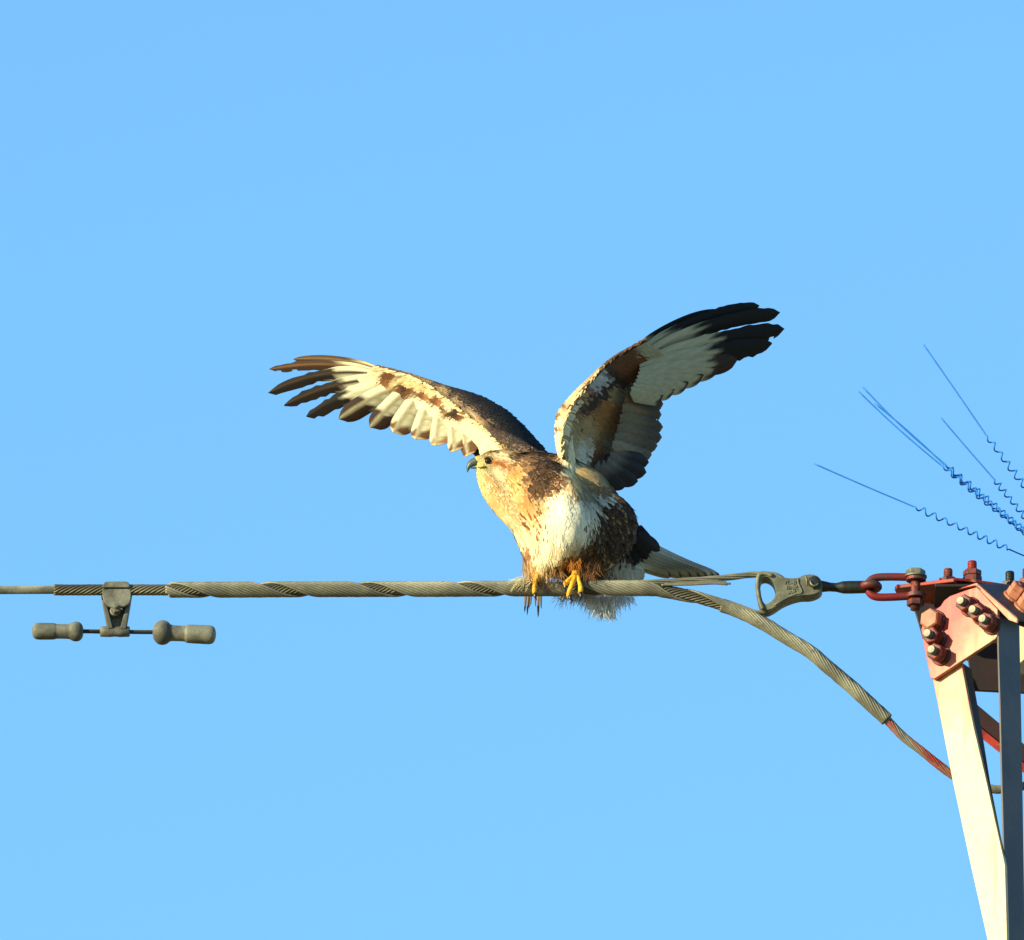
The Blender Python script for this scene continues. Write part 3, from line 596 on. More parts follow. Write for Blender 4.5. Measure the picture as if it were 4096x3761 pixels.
# many small feathers in one mesh
T_ = np.array([0, .3, .62, .86, 1.0]); W_ = np.array([.45, .92, 1.0, .72, .10]); S_ = np.array([-1, 0, 1.0])
def feather_batch(store, base, d, n, L, W, cc, ce, ct, lift, curl=0.25, camber=0.25, snap=None):
    N = len(base); d = unit(d - n * (d * n).sum(1, keepdims=True)); sd = np.cross(d, n)
    L = np.broadcast_to(L, (N,)); W = np.broadcast_to(W, (N,)); lift = np.broadcast_to(lift, (N,))
    pos = np.zeros((N, 5, 3, 3)); cl = np.zeros((N, 5, 3, 3))
    for i, t in enumerate(T_):
        for j, s in enumerate(S_):
            h = lift * L * t - curl * L * t * t * 0.5 - camber * W * s * s * W_[i] * 0.5
            pos[:, i, j] = base + d * (L * t)[:, None] + sd * (W * 0.5 * s * W_[i])[:, None] + n * h[:, None]
            c = cc if j == 1 else ce
            cl[:, i, j] = c * (1 - 0.0) if t < 0.8 else (0.5 * c + 0.5 * ct if t < 0.95 else ct)
    sn = np.zeros((N, 5, 3, 3))
    for j, s in enumerate(S_): sn[:, :, j] = (n * 1.0 + sd * (s * 0.28))[:, None, :]
    if snap is not None:
        for i in range(1, 5):
            mid = pos[:, i, 1]
            for q in range(N):
                loc, nr_, _, dist = BVH.find_nearest(Vector(mid[q]))
                if loc is None: continue
                hgt = snap * (0.5 + 1.6 * T_[i]) + lift[q] * L[q] * T_[i]
                new = np.array(loc) + np.array(nr_) * hgt; pos[q, i] += (new - mid[q])[None] * (1.0 if i < 4 else 0.9)
                sn[q, i] = 0.35 * sn[q, i] + 0.65 * np.array(nr_)[None]
    k = store['n']; store['v'].append(pos.reshape(-1, 3)); store['c'].append(np.clip(cl.reshape(-1, 3), 0.005, 0.9))
    store['m'].append(unit(sn).reshape(-1, 3))
    f = []
    for i in range(4):
        for j in range(2): a = i * 3 + j; f.append((a, a + 1, a + 4, a + 3))
    store['f'].append((np.arange(N)[:, None, None] * 15 + np.array(f)[None] + k).reshape(-1, 4)); store['n'] += N * 15
def new_store(): return {'v': [], 'c': [], 'f': [], 'm': [], 'n': 0}
def build_store(st, name, parent, kind=True):
    v = np.vstack(st['v']); c = np.vstack(st['c']); f = np.vstack(st['f'])
    o = mesh(name, v, f, M['plumage'], parent, smooth=True, cols=c)
    o.data.normals_split_custom_set_from_vertices([tuple(q) for q in np.vstack(st['m'])])
    if kind: o['kind'] = 'stuff'
    return o
# body surface itself
vu, vv_ = proj(bv); bc = lookup(vu, vv_, CPX, CPC, 2.0)
away = bn[:, 1] > 0.25; bc[away] = bc[away] * 0.25 + lin(BR) * 0.75
body = mesh('body', bv, bt, M['plumage'], hawk, True, bc * 0.92)
bpy.data.meshes.remove(bme)
# contour feathers
tri = bv[bt]; ar = np.linalg.norm(np.cross(tri[:, 1] - tri[:, 0], tri[:, 2] - tri[:, 0]), axis=1)
cen = tri.mean(1); cu_, cv_ = proj(cen)
dens = np.where(cv_ < 2000, np.where(cu_ < 2090, 4.5, 2.0), 1.3)
pr = ar * dens; pr /= pr.sum(); NF = 24000
ti = rng.choice(len(bt), NF, p=pr); r1, r2 = rng.random(NF), rng.random(NF); fl = r1 + r2 > 1; r1[fl] = 1 - r1[fl]; r2[fl] = 1 - r2[fl]
bp = tri[ti, 0] + (tri[ti, 1] - tri[ti, 0]) * r1[:, None] + (tri[ti, 2] - tri[ti, 0]) * r2[:, None]
nn_ = unit(bn[bt[ti, 0]] * (1 - r1 - r2)[:, None] + bn[bt[ti, 1]] * r1[:, None] + bn[bt[ti, 2]] * r2[:, None])
fu, fv_ = proj(bp)
ok = ~((fu < 1912) & (fv_ < 1872)) & ~(np.hypot(fu - 1952, fv_ - 1843) < 15)
bp, nn_, fu, fv_ = bp[ok], nn_[ok], fu[ok], fv_[ok]
headness = np.clip((2090 - fu) / 130, 0, 1) * np.clip((2040 - fv_) / 120, 0, 1)
wingness = (fv_ < 1790)
Lf = px(46 - 23 * headness) * rng.uniform(.8, 1.2, len(bp)); Wf = px(18 - 10 * headness) * rng.uniform(.8, 1.2, len(bp))
face = np.clip((2010 - fu) / 50, 0, 1) * (fv_ < 1960); Lf = Lf * (1 - .38 * face); Wf = Wf * (1 - .3 * face)
Lf = np.where(wingness, px(26), Lf); Wf = np.where(wingness, px(14), Wf)
c0 = lookup(fu, fv_, CPX, CPC, np.where(fu < 2000, 5.0, 12.0))
aw = nn_[:, 1] > 0.3; c0[aw] = c0[aw] * 0.2 + lin(BR) * 0.8 * rng.uniform(.6, 1.1, (aw.sum(), 1))
c0 *= rng.uniform(.86, 1.12, (len(bp), 1))
dark = c0.mean(1) < 0.12
shaft = np.where(headness[:, None] > 0.3, c0 * np.array([.82, .66, .5]), c0 * .93)
edge_ = np.where(dark[:, None], c0 * 1.25 + 0.010, c0 * 1.03)
tipc = np.where(dark[:, None], np.where(rng.random((len(bp), 1)) < 0.3, c0 * 2.2 + 0.045, c0), c0 * 1.02)
ST = new_store()
dd = flow(fu, fv_) + rng.normal(0, .13, (len(bp), 3))
feather_batch(ST, bp - nn_ * px(2), dd, nn_, Lf, Wf, shaft, edge_, tipc, np.where(dark, rng.uniform(.02, .08, len(bp)), rng.uniform(.0, .03, len(bp))), curl=0.10, camber=0.06, snap=px(1.1))
# marked feathers set one by one on the breast and mantle
def marks(lst, L, W, cc, ce, ct, lift=.3):
    B, Nn, U = [], [], []
    for u, v in lst:
        h, n = hit(u, v)
        if h is not None: B.append(h + n * 0.0012); Nn.append(n); U.append((u, v))
    if not B: return
    B, Nn, U = np.array(B), np.array(Nn), np.array(U, float); k = len(B)
    feather_batch(ST, B, flow(U[:, 0], U[:, 1]), Nn, px(L) * rng.uniform(.85, 1.15, k), px(W) * rng.uniform(.85, 1.15, k), np.tile(lin(cc), (k, 1)), np.tile(lin(ce), (k, 1)), np.tile(lin(ct), (k, 1)), np.full(k, lift), snap=px(1.9))
spots = [(2072, 2040), (2090, 2058), (2108, 2040), (2118, 2064), (2130, 2046), (2142, 2066), (2080, 2075), (2128, 2090), (2152, 2082), (2165, 2100), (2180, 2086), (2190, 2112), (2100, 2090), (2150, 2115), (2172, 2135), (2188, 2146), (2142, 2134), (2196, 2052), (2150, 2024), (2170, 2036)]
marks([(1930 + t * 130 + rng.normal(0, 22), 1900 + t * 140 + rng.normal(0, 20)) for t in rng.random(90)], 30, 6, (238, 212, 158), (240, 218, 170), (240, 220, 176), .03)
marks(spots[::2], 36, 13, (150, 82, 38), (186, 122, 70), (136, 70, 32), .06); marks(spots[1::2], 24, 9, (160, 86, 38), (190, 126, 70), (146, 76, 34), .06)
marks([(2090 + 130 * rng.random(), 1870 + 120 * rng.random()) for _ in range(26)], 28, 5, (140, 100, 62), (160, 120, 78), (180, 140, 94), .05)
mantle = [(2100 + 120 * rng.random(), 1850 + 110 * rng.random()) for _ in range(70)]
marks(mantle, 36, 17, (56, 38, 26), (74, 51, 34), (112, 80, 50), .10)
marks([(2150 + rng.normal(0, 26), 1990 + rng.normal(0, 20)) for k in range(16)], 34, 11, (92, 54, 28), (150, 108, 66), (214, 186, 140), .08)
marks([(2210 + rng.normal(0, 12), 1915 + rng.normal(0, 30)) for k in range(16)], 32, 11, (104, 60, 32), (150, 106, 66), (214, 184, 136), .08)
fk = [(2380 + 160 * rng.random(), 2010 + 220 * rng.random()) for _ in range(190)]
marks(fk[:120], 40, 15, (52, 36, 26), (72, 52, 38), (104, 80, 58), .20); marks(fk[120:165], 38, 13, (84, 58, 38), (112, 82, 56), (168, 146, 116), .16); marks(fk[165:], 40, 14, (40, 29, 22), (56, 42, 32), (60, 44, 34), .30)
marks([(2330 + 90 * rng.random(), 2060 + 130 * rng.random()) for _ in range(22)], 30, 9, (70, 50, 34), (120, 96, 70), (70, 50, 34), .06)
# rufous streaks down the side of the throat and the ear
marks([(1945 + t * 85 + rng.normal(0, 13), 1910 + t * 110 + rng.normal(0, 10)) for t in rng.random(44)], 30, 5, (212, 146, 78), (224, 174, 110), (212, 150, 86), .02)
marks([(2045 + rng.normal(0, 16), 1900 + rng.normal(0, 42)) for k in range(40)], 26, 6, (190, 122, 62), (208, 150, 88), (184, 116, 58), .03)
marks([(1972 + 46 * t + rng.normal(0, 2), 1846 + 12 * t + rng.normal(0, 3)) for t in rng.random(10)], 18, 5, (150, 84, 42), (180, 116, 68), (150, 84, 42), .03)
marks([(1925 + 60 * t + rng.normal(0, 2), 1812 - 8 * t + rng.normal(0, 3)) for t in rng.random(14)], 18, 6, (96, 72, 40), (150, 122, 76), (96, 72, 40), .15)
build_store(ST, 'contour_feathers', hawk)

# loose down: thin curved barbs
def down(name, roots, dirs, L, Wd, cols_):
    st = new_store(); n = np.tile(np.array([[0.0, -1, 0.15]]), (len(roots), 1)) + rng.normal(0, .3, (len(roots), 3))
    feather_batch(st, roots, dirs, unit(n), L, Wd, cols_, cols_, cols_, rng.uniform(-.3, .3, len(roots)), curl=0.5); return build_store(st, name, hawk)
R_, D_, L_, C_c = [], [], [], []
def tuft(u0, u1, v0, v1, y, n, ang, spread, l0, l1, c):
    for k in range(int(n * (1.5 if v0 > 2325 else 1.3))):
        u, v = rng.uniform(u0, u1), rng.uniform(v0, v1); a = ang + rng.normal(0, spread)
        R_.append(P(u, v, y + rng.normal(0, .008))); D_.append((math.sin(a), rng.normal(0, .2), -math.cos(a))); L_.append(px(rng.uniform(l0, l1))); C_c.append(lin(c) * rng.uniform(.75, 1.15))
tuft(2340, 2480, 2330, 2400, .045, 380, 0.0, .35, 40, 75, (236, 240, 242))
tuft(2370, 2460, 2380, 2415, .05, 220, 0.05, .22, 45, 80, (236, 240, 242))
tuft(2240, 2380, 2340, 2388, .035, 200, -.35, .4, 30, 62, (196, 190, 172))
tuft(2470, 2520, 2350, 2392, .05, 90, .3, .3, 35, 62, (236, 240, 242))
tuft(2400, 2450, 2400, 2440, .05, 90, 0.1, .25, 30, 55, (236, 240, 242))
tuft(2400, 2450, 2430, 2456, .05, 36, 0.1, .2, 26, 46, (186, 190, 186))
tuft(2090, 2210, 2250, 2300, -.012, 120, 0.0, .3, 24, 44, (206, 164, 104))
tuft(2290, 2400, 2240, 2290, -.010, 150, 0.0, .4, 24, 46, (128, 84, 46))
tuft(2275, 2320, 2225, 2262, -.022, 70, 0.0, .35, 26, 42, (196, 122, 48))
tuft(2400, 2560, 2250, 2320, .05, 120, .3, .4, 30, 56, (196, 190, 172))
tuft(2200, 2260, 2270, 2300, -.006, 60, -.2, .5, 24, 42, (150, 108, 66))
tuft(2064, 2130, 2306, 2336, -.014, 90, -.9, .35, 26, 48, (214, 200, 150))
tuft(2100, 2215, 2300, 2340, -.016, 80, .1, .4, 26, 52, (92, 66, 42))
tuft(2215, 2262, 2300, 2335, -.014, 36, 0, .4, 24, 44, (84, 60, 40))
tuft(2330, 2380, 2290, 2320, -.012, 50, .1, .4, 20, 34, (110, 74, 46))
down('down', np.array(R_), np.array(D_), np.array(L_), px(1.9), np.array(C_c))

# ---- single large feathers, each an object
def big_feather(name, parent, base, tip, width, n, colf, bend=0.0, sag=0.0, lead=0.4, roll=0.0, tipr=0.25, nl=20, ragged=0.0, back=(74, 56, 42), narrow=None, cup=0.10, swp=0.35, mir=1):
    base, tip = np.asarray(base, float), np.asarray(tip, float); ax = tip - base; L = np.linalg.norm(ax); d0 = ax / L
    n = unit(np.asarray(n, float) - d0 * np.dot(n, d0)); sd = np.cross(d0, n) * mir           # sd: the leading side
    n_, s_ = n * math.cos(roll) + sd * math.sin(roll), sd * math.cos(roll) - n * math.sin(roll)
    S = np.array([-1, -.66, -.33, -.06, .06, .4, .75, 1.0]); ns = len(S); ts = np.linspace(0, 1, nl) ** 0.85
    V, C = [], []
    seed = rng.random()
    for i, t in enumerate(ts):
        p = base + d0 * L * t + sd * bend * L * 4 * t * (1 - t) + n * sag * L * 4 * t * (1 - t)
        wv = min(1, .35 + t * 3.0)
        if t > 1 - tipr: q = (t - 1 + tipr) / tipr; wv *= math.sqrt(max(0.0, 1 - q ** 2.4)) * 0.97 + 0.03
        if narrow: wv *= 1 - (1 - narrow[1]) * float(np.clip((t - narrow[0]) / 0.12, 0, 1))
        for j, s in enumerate(S):
            wd = width * (lead if s > 0 else 1 - lead) * wv * abs(s) * 1.0
            rg = ragged * width * rng.normal(0, 1) if (abs(s) == 1 and t > .45) else 0
            V.append(p + s_ * math.copysign(wd + rg, s) + n_ * (-cup * width * s * s * wv + 0.0005 * (abs(s) < .1)) + d0 * (-swp * wd))
            C.append(np.clip(colf(t, s) * (1 + 0.10 * math.sin(31 * t + 9 * s + 40 * seed)) * rng.uniform(.94, 1.06), .004, .9))
    F = []
    for i in range(nl - 1):
        for j in range(ns - 1):
            if ragged and ts[i] > .74 and j == 0 and rng.random() < 0.09: continue
            a = i * ns + j; F.append((a, a + 1, a + ns + 1, a + ns))
    # upper surface of the vane: a second sheet a little behind, brown
    k = len(V); V += [q - n_ * 0.0009 for q in V]; C += [lin(back) * rng.uniform(.8, 1.1) for _ in range(k)]
    F += [tuple(i + k for i in q[::-1]) for q in F]
    return mesh(name, V, F, M['plumage'], parent, True, C)
def two(c1, c2, t0, soft=.05, tipc=None, tt=.95, shaft=None, bars=None, trail=None):
    c1, c2 = lin(c1), lin(c2); tc = None if tipc is None else lin(tipc)
    def f(t, s):
        x0 = t0 + .05 * math.sin(6 * s + 3 * t0)
        if trail is not None: x0 -= trail * max(0, -s)
        x = np.clip((t - x0) / soft + .5, 0, 1); c = c1 * (1 - x) + c2 * x
        if tc is not None and t > tt: c = tc
        if bars and s < -.3 and t < t0 and math.sin(t * bars) > .8: c = c * .72
        if s < -.9 or s > .9: c = c * .82
        if abs(s) < .1 and shaft is not None: c = lin(shaft)
        return c
    return f

# ---- wings as surfaces
def grid_eval(G, s, c):
    G = np.asarray(G, float); ns, nc = G.shape[:2]
    s = np.clip(np.asarray(s) * (ns - 1), 0, ns - 1.0001); c = np.clip(np.asarray(c) * (nc - 1), 0, nc - 1.0001)
    i, j = s.astype(int), c.astype(int); a, b = (s - i)[..., None], (c - j)[..., None]
    return (G[i, j] * (1 - a) + G[i + 1, j] * a) * (1 - b) + (G[i, j + 1] * (1 - a) + G[i + 1, j + 1] * a) * b
def make_grid(A, B, n_s=48, n_c=20, bulge=0.0, side=(0, -1, 0)):
    A = catmull(np.array(A), n_s); B = catmull(np.array(B), n_s); t = np.linspace(0, 1, n_c)[None, :, None]
    G = A[:, None] * (1 - t) + B[:, None] * t
    return G + np.array(side)[None, None] * (bulge * 4 * t * (1 - t)) * np.linalg.norm(B - A, axis=1)[:, None, None]
def grid_normals(G, towards=(0, -1, -0.3)):
    n = unit(np.cross(np.gradient(G, axis=0), np.gradient(G, axis=1)))
    sgn = np.sign((n * np.array(towards)).sum(2, keepdims=True)); return n * np.where(sgn == 0, 1, sgn)
def sheet(store, G, Nn, off, colr, flip=False):
    ns, nc = G.shape[:2]; k = store['n']; V = (G + Nn * off).reshape(-1, 3); store['v'].append(V); store['c'].append(colr.reshape(-1, 3)); store['m'].append(Nn.reshape(-1, 3))
    f = [(i * nc + j, i * nc + j + 1, (i + 1) * nc + j + 1, (i + 1) * nc + j) for i in range(ns - 1) for j in range(nc - 1)]
    store['f'].append(np.array(f) + k); store['n'] += len(V)
def cover(store, G, Nn, count, cmax, L, W, pts, jit, dirmix, lift=(.06, .22), smin=0, smax=1, cmin=0.0, edge_scale=None, tipscale=1.03, off=0.002):
    rows = max(3, int(round((cmax - cmin) * 11))); per = count // rows
    rr_ = np.repeat(np.arange(rows), per); count = rows * per
    s = smin + (smax - smin) * np.clip((np.tile(np.arange(per), rows) + .5 * (rr_ % 2) + rng.normal(0, .22, count)) / per, 0, 1)
    c = cmin + (cmax - cmin) * np.clip((rr_ + rng.normal(0, .13, count)) / rows, 0, 1)
    p = grid_eval(G, s, c); n = unit(grid_eval(Nn, s, c)); d = grid_eval(G, s, np.minimum(c + .05, 1)) - grid_eval(G, s, np.maximum(c - .05, 0))
    d = unit(d) + np.asarray(dirmix)[None] + rng.normal(0, .10, (count, 3))
    u, v = proj(p); cl = lookup(u, v, np.array([[a, b] for a, b, _ in pts], float), np.array([lin(q) for *_, q in pts]), jit) * rng.uniform(.84, 1.14, (count, 1))
    ed = cl * 1.04 if edge_scale is None else cl * edge_scale[0] + edge_scale[1]
    feather_batch(store, p + n * off, d, n, px(L) * rng.uniform(.8, 1.2, count), px(W) * rng.uniform(.85, 1.15, count), cl * .95, ed, np.clip(ed * tipscale, 0, .8), rng.uniform(*lift, count))

# --- wing on the left of the picture
LW = empty('wing', P(2010, 1790, 0.06)); LW.parent = hawk; LW.matrix_parent_inverse = Matrix.Translation(-hawk.location)
tag(LW, 'sunlit wing spread to the left with dark fingered tip')
yl = lambda u: 0.055 + 0.52 * (2010 - u) * MPP
LE = [(2012, 1800), (1957, 1737), (1874, 1672), (1814, 1624), (1761, 1583), (1701, 1538), (1594, 1497), (1500, 1478)]
TE = [(1925, 1826), (1880, 1812), (1820, 1770), (1745, 1735), (1670, 1700), (1590, 1650), (1470, 1590), (1400, 1550)]
GLu = make_grid([P(u, v, yl(u)) for u, v in LE], [P(u, v, yl(u) + .028 + .0001 * (a - u) * 0) for (u, v), (a, b) in zip(TE, LE)], bulge=-0.05)
NLu = grid_normals(GLu)
TOP = [(2205, 1832), (2150, 1762), (2060, 1670), (1985, 1616), (1900, 1578), (1785, 1546), (1640, 1500), (1500, 1474)]
GLt = make_grid([P(u, v, yl(u)) for u, v in LE], [P(u, v, yl(a) + d) for (u, v), (a, b), d in zip(TOP, LE, (.06, .06, .055, .05, .045, .035, .02, .008))], bulge=0.16)
NLt = grid_normals(GLt, (0, -0.6, 1))
CL = [(1520, 1490, CR), (1545, 1500, BR), (1575, 1508, BR), (1560, 1520, (128, 84, 48)), (1590, 1530, (206, 186, 140)), (1600, 1552, BR), (1625, 1548, DB), (1650, 1562, BR), (1640, 1530, (222, 190, 140)), (1680, 1550, (212, 184, 136)), (1690, 1575, BR), (1720, 1585, (150, 108, 66)), (1745, 1600, BR), (1770, 1612, (150, 96, 50)), (1790, 1630, BR), (1710, 1612, CR), (1670, 1600, CR), (1750, 1640, CR), (1740, 1560, (228, 202, 152)), (1800, 1620, CR), (1830, 1650, DB), (1850, 1664, BR), (1870, 1690, CR), (1820, 1700, CR), (1900, 1720, CR), (1900, 1780, CR), (1950, 1760, CR), (1860, 1760, CR), (1450, 1480, GW), (1480, 1520, CR), (1600, 1620, CR), (1500, 1560, CR), (1930, 1810, (214, 200, 158)), (1990, 1790, CR)]
STL = new_store()
sheet(STL, GLu, NLu, 0.0, np.tile(lin(CR), (GLu.shape[0] * GLu.shape[1], 1)))
sheet(STL, GLt, NLt, 0.0, np.tile(lin((44, 34, 28)), (GLt.shape[0] * GLt.shape[1], 1)))
GLb = make_grid([P(u, v, yl(a) + d) for (u, v), (a, b), d in zip(TOP, LE, (.06, .06, .055, .05, .045, .035, .02, .008))], [P(u, v, yl(u) + .036) for u, v in TE]); sheet(STL, GLb, grid_normals(GLb), 0.0, np.tile(lin(DB), (GLb.shape[0] * GLb.shape[1], 1)))
cover(STL, GLu, NLu, 900, .50, 34, 19, CL, 4, (-.35, 0, 0), cmin=-.0, off=0.004, lift=(.03, .10), edge_scale=(.9, 0))
cover(STL, GLu, NLu, 300, .10, 24, 12, CL, 3, (-.2, 0, 0), lift=(.06, .14), off=0.005)
DK = [(2012, 1790, (120, 88, 60)), (1950, 1725, (180, 146, 104)), (1872, 1662, (186, 154, 112)), (1812, 1612, (180, 146, 106)), (1755, 1572, (190, 154, 108)), (1690, 1528, (176, 140, 94)), (2030, 1778, (56, 43, 36)), (1970, 1715, (74, 56, 44)), (1890, 1650, (88, 66, 50)), (1832, 1602, (88, 68, 52)), (1790, 1570, (74, 58, 46)), (1720, 1532, (110, 84, 60)), (2050, 1770, (40, 34, 32)), (1995, 1705, (46, 38, 34)), (1915, 1640, (56, 44, 38)), (1855, 1595, (54, 43, 38)), (2090, 1780, (34, 30, 30)), (2030, 1700, (34, 30, 29)), (1960, 1640, (38, 32, 30)), (1900, 1595, (38, 33, 31)), (2150, 1800, (34, 34, 38)), (2100, 1740, (32, 30, 32)), (1640, 1505, (150, 116, 76)), (1580, 1490, (120, 96, 70))]
DK = [(a_, b_, tuple(.68 * q for q in c_)) for a_, b_, c_ in DK]
cover(STL, GLt, NLt, 1250, 1.0, 26, 17, DK, 4, (.1, 0, -.1), lift=(.07, .16), edge_scale=(2.0, .020), off=0.0015, tipscale=1.3)
rs = rng.random(300); rp = grid_eval(GLu, rs, np.full(300, .0)); rn = np.tile(unit(np.array([-.25, -.9, .35])), (300, 1)); rd = grid_eval(GLu, np.minimum(rs + .03, 1), np.full(300, .03)) - grid_eval(GLu, np.maximum(rs - .03, 0), np.full(300, 0.0))
rc = np.where(rng.random((300, 1)) < .1, lin((150, 104, 62)), lin((216, 194, 146))) * rng.uniform(.8, 1.1, (300, 1))
feather_batch(STL, rp + rn * .003 + rng.normal(0, .0011, (300, 3)), unit(rd) + rng.normal(0, .1, (300, 3)) + np.array([0, 0, -.25]), rn, px(26), px(11), rc, rc, rc, rng.uniform(.0, .12, 300))
o = build_store(STL, 'wing_coverts', LW)
nLw = unit(NLu.mean((0, 1)))
def lf(base, tip, W, colf, **k):
    nm = k.pop('name', 'primary_feather'); dy = k.pop('dy', 0.0); dyt = k.pop('dyt', 0.0)
    return big_feather(nm, LW, P(*base, yl(base[0]) + .018 + dy), P(*tip, yl(tip[0]) + .02 + dyt), px(W), nLw, colf, **k)
PB, PT = (36, 28, 24), (84, 58, 38)
lf((1530, 1480), (1172, 1437), 40, two((196, 184, 146), (70, 50, 34), .30, .2, shaft=(120, 92, 62)), bend=.045, dy=.010, dyt=.030, roll=-.15, back=PB, tipr=.4, lead=.3)
lf((1520, 1488), (1078, 1478), 42, two((208, 198, 162), (62, 42, 28), .38, .12, shaft=(110, 80, 50)), bend=.05, dy=.007, dyt=.020, roll=-.18, ragged=.04, back=PB, tipr=.35, lead=.34)
lf((1520, 1500), (1072, 1572), 70, two((206, 202, 172), (28, 21, 18), .42, .06, shaft=(60, 46, 34)), bend=.075, dy=.004, dyt=.012, roll=-.2, ragged=.03, narrow=(.38, .66), back=PB, lead=.34)
lf((1545, 1515), (1136, 1621), 68, two((204, 198, 168), (28, 21, 18), .44, .07, shaft=(60, 44, 30)), bend=.055, dy=.002, dyt=.006, roll=-.2, ragged=.04, narrow=(.44, .66), back=PB, lead=.36)
lf((1570, 1530), (1226, 1668), 74, two((208, 202, 172), (27, 20, 17), .52, .06), bend=.05, roll=-.2, ragged=.035, narrow=(.54, .74), back=PB, lead=.38)
lf((1600, 1545), (1354, 1676), 84, two((206, 200, 168), (50, 34, 24), .58, .05, bars=38, trail=.05, shaft=(150, 140, 112)), bend=.035, dy=-.001, dyt=-.004, roll=-.3, cup=.16, back=PB)
lf((1630, 1560), (1478, 1710), 90, two((204, 197, 166), (52, 34, 24), .68, .06, bars=36, tipc=(120, 84, 54), tt=.96, trail=.10, shaft=(150, 140, 112)), bend=.02, dy=-.002, dyt=-.008, roll=-.3, cup=.16, tipr=.2, back=PB)
for b, tpt, W, t0 in (((1672, 1585), (1572, 1730), 100, .80), ((1715, 1612), (1662, 1757), 102, .78), ((1760, 1640), (1742, 1783), 100, .84), ((1808, 1668), (1818, 1806), 96, .80), ((1850, 1700), (1872, 1824), 80, .62)):
    dk = t0 < .81
    lf(b, tpt, W, two((202, 194, 160), (104, 68, 40) if dk else (150, 112, 74), t0, .07, tipc=(200, 176, 130), tt=.93, bars=34, trail=.06, shaft=(156, 146, 116)), bend=.01, dy=-.003, dyt=-.010 - .002 * rng.random(), roll=-.32, tipr=.34, swp=.08, cup=.2, name='secondary_feather', back=DB)
lf((1900, 1725), (1908, 1832), 56, two((206, 186, 142), (70, 46, 30), .45, .2), name='secondary_feather', dy=.004, dyt=.004, tipr=.3, back=DB)
lf((1962, 1742), (1922, 1822), 70, two((218, 208, 168), (220, 208, 166), .5, .2, bars=30), name='axillary_feather', dy=-.012, dyt=-.016, tipr=.4, back=DB)

# --- wing on the right of the picture
RW = empty('wing', P(2260, 1820, -0.02)); RW.parent = hawk; RW.matrix_parent_inverse = Matrix.Translation(-hawk.location)
tag(RW, 'shaded wing raised to the right with black ragged tip')
yr = lambda u: -0.03 + 0.62 * (u - 2240) * MPP
RLE = [(2252, 1835), (2246, 1760), (2256, 1698), (2275, 1650), (2305, 1602), (2350, 1545), (2428, 1462), (2500, 1414), (2570, 1376)]
RTE = [(2420, 1930), (2480, 1860), (2500, 1800), (2530, 1740), (2540, 1680), (2560, 1610), (2610, 1560), (2690, 1510), (2760, 1470)]
dyT = [.13, .16, .17, .175, .17, .16, .13, .11, .10]
GRu = make_grid([P(u, v, yr(u)) for u, v in RLE], [P(u, v, yr(a) + d) for (u, v), (a, b), d in zip(RTE, RLE, dyT)], bulge=0.02, side=(0.3, .9, 0)); NRu = grid_normals(GRu)
ROUT = [(2236, 1832), (2224, 1750), (2226, 1680), (2240, 1640), (2279, 1592), (2330, 1540), (2420, 1459), (2496, 1411), (2568, 1372)]
GRt = make_grid([P(u, v, yr(u)) for u, v in RLE], [P(u, v, yr(a) + d) for (u, v), (a, b), d in zip(ROUT, RLE, (.022, .026, .028, .028, .026, .02, .012, .008, .006))], n_c=8, bulge=.12); NRt = grid_normals(GRt, (-1, -.3, .2))
GRb = make_grid([P(u, v, yr(a) + d) for (u, v), (a, b), d in zip(ROUT, RLE, (.022, .026, .028, .028, .026, .02, .012, .008, .006))], [P(u, v, yr(a) + d + .012) for (u, v), (a, b), d in zip(RTE, RLE, dyT)])
STR = new_store(); cbs = lambda G, c: np.tile(lin(c), (G.shape[0] * G.shape[1], 1))
sheet(STR, GRu, NRu, 0, cbs(GRu, BE)); sheet(STR, GRt, NRt, 0, cbs(GRt, CR)); sheet(STR, GRb, grid_normals(GRb), 0, cbs(GRb, DB))
CRW = [(2262, 1800, (176, 150, 104)), (2275, 1740, (160, 132, 88)), (2290, 1690, (150, 122, 80)), (2300, 1650, (120, 84, 50)), (2252, 1720, CR), (2270, 1640, CR), (2320, 1590, (190, 160, 110)), (2330, 1630, DB), (2360, 1600, DB), (2345, 1570, (120, 84, 60)), (2390, 1560, DB), (2420, 1540, DB), (2400, 1520, (180, 184, 188)), (2370, 1548, (172, 172, 172)), (2440, 1500, DB), (2470, 1470, BR), (2500, 1440, BR), (2540, 1440, BR), (2530, 1480, BR), (2500, 1510, BR), (2580, 1470, BR), (2470, 1530, DB), (2570, 1415, (166, 160, 134)), (2585, 1400, (166, 160, 134)), (2610, 1440, (168, 162, 136)), (2620, 1500, (168, 162, 136)), (2565, 1530, (168, 160, 134)), (2560, 1450, BR), (2570, 1490, BR), (2520, 1560, (160, 144, 110)), (2450, 1570, BE),  # coverts behind the leading edge coloured darker, shade of the underside included
       (2340, 1690, (170, 138, 88)), (2380, 1640, (150, 104, 56)), (2420, 1640, (168, 110, 54)), (2450, 1670, (172, 108, 48)), (2480, 1690, (160, 98, 42)), (2400, 1690, (164, 112, 58)), (2500, 1720, (150, 100, 52)), (2350, 1740, (160, 132, 90)), (2420, 1740, (150, 116, 70)), (2330, 1790, GW), (2300, 1820, GW), (2300, 1760, BE), (2380, 1790, (134, 92, 60)), (2370, 1840, BR), (2440, 1780, (170, 150, 112)), (2480, 1780, (186, 186, 180)), (2520, 1790, (180, 180, 176)), (2440, 1830, SL), (2480, 1860, SL), (2420, 1880, (84, 74, 66)), (2350, 1880, (140, 120, 92)), (2400, 1930, BR), (2540, 1640, BE), (2520, 1600, BE), (2300, 1880, GW)]
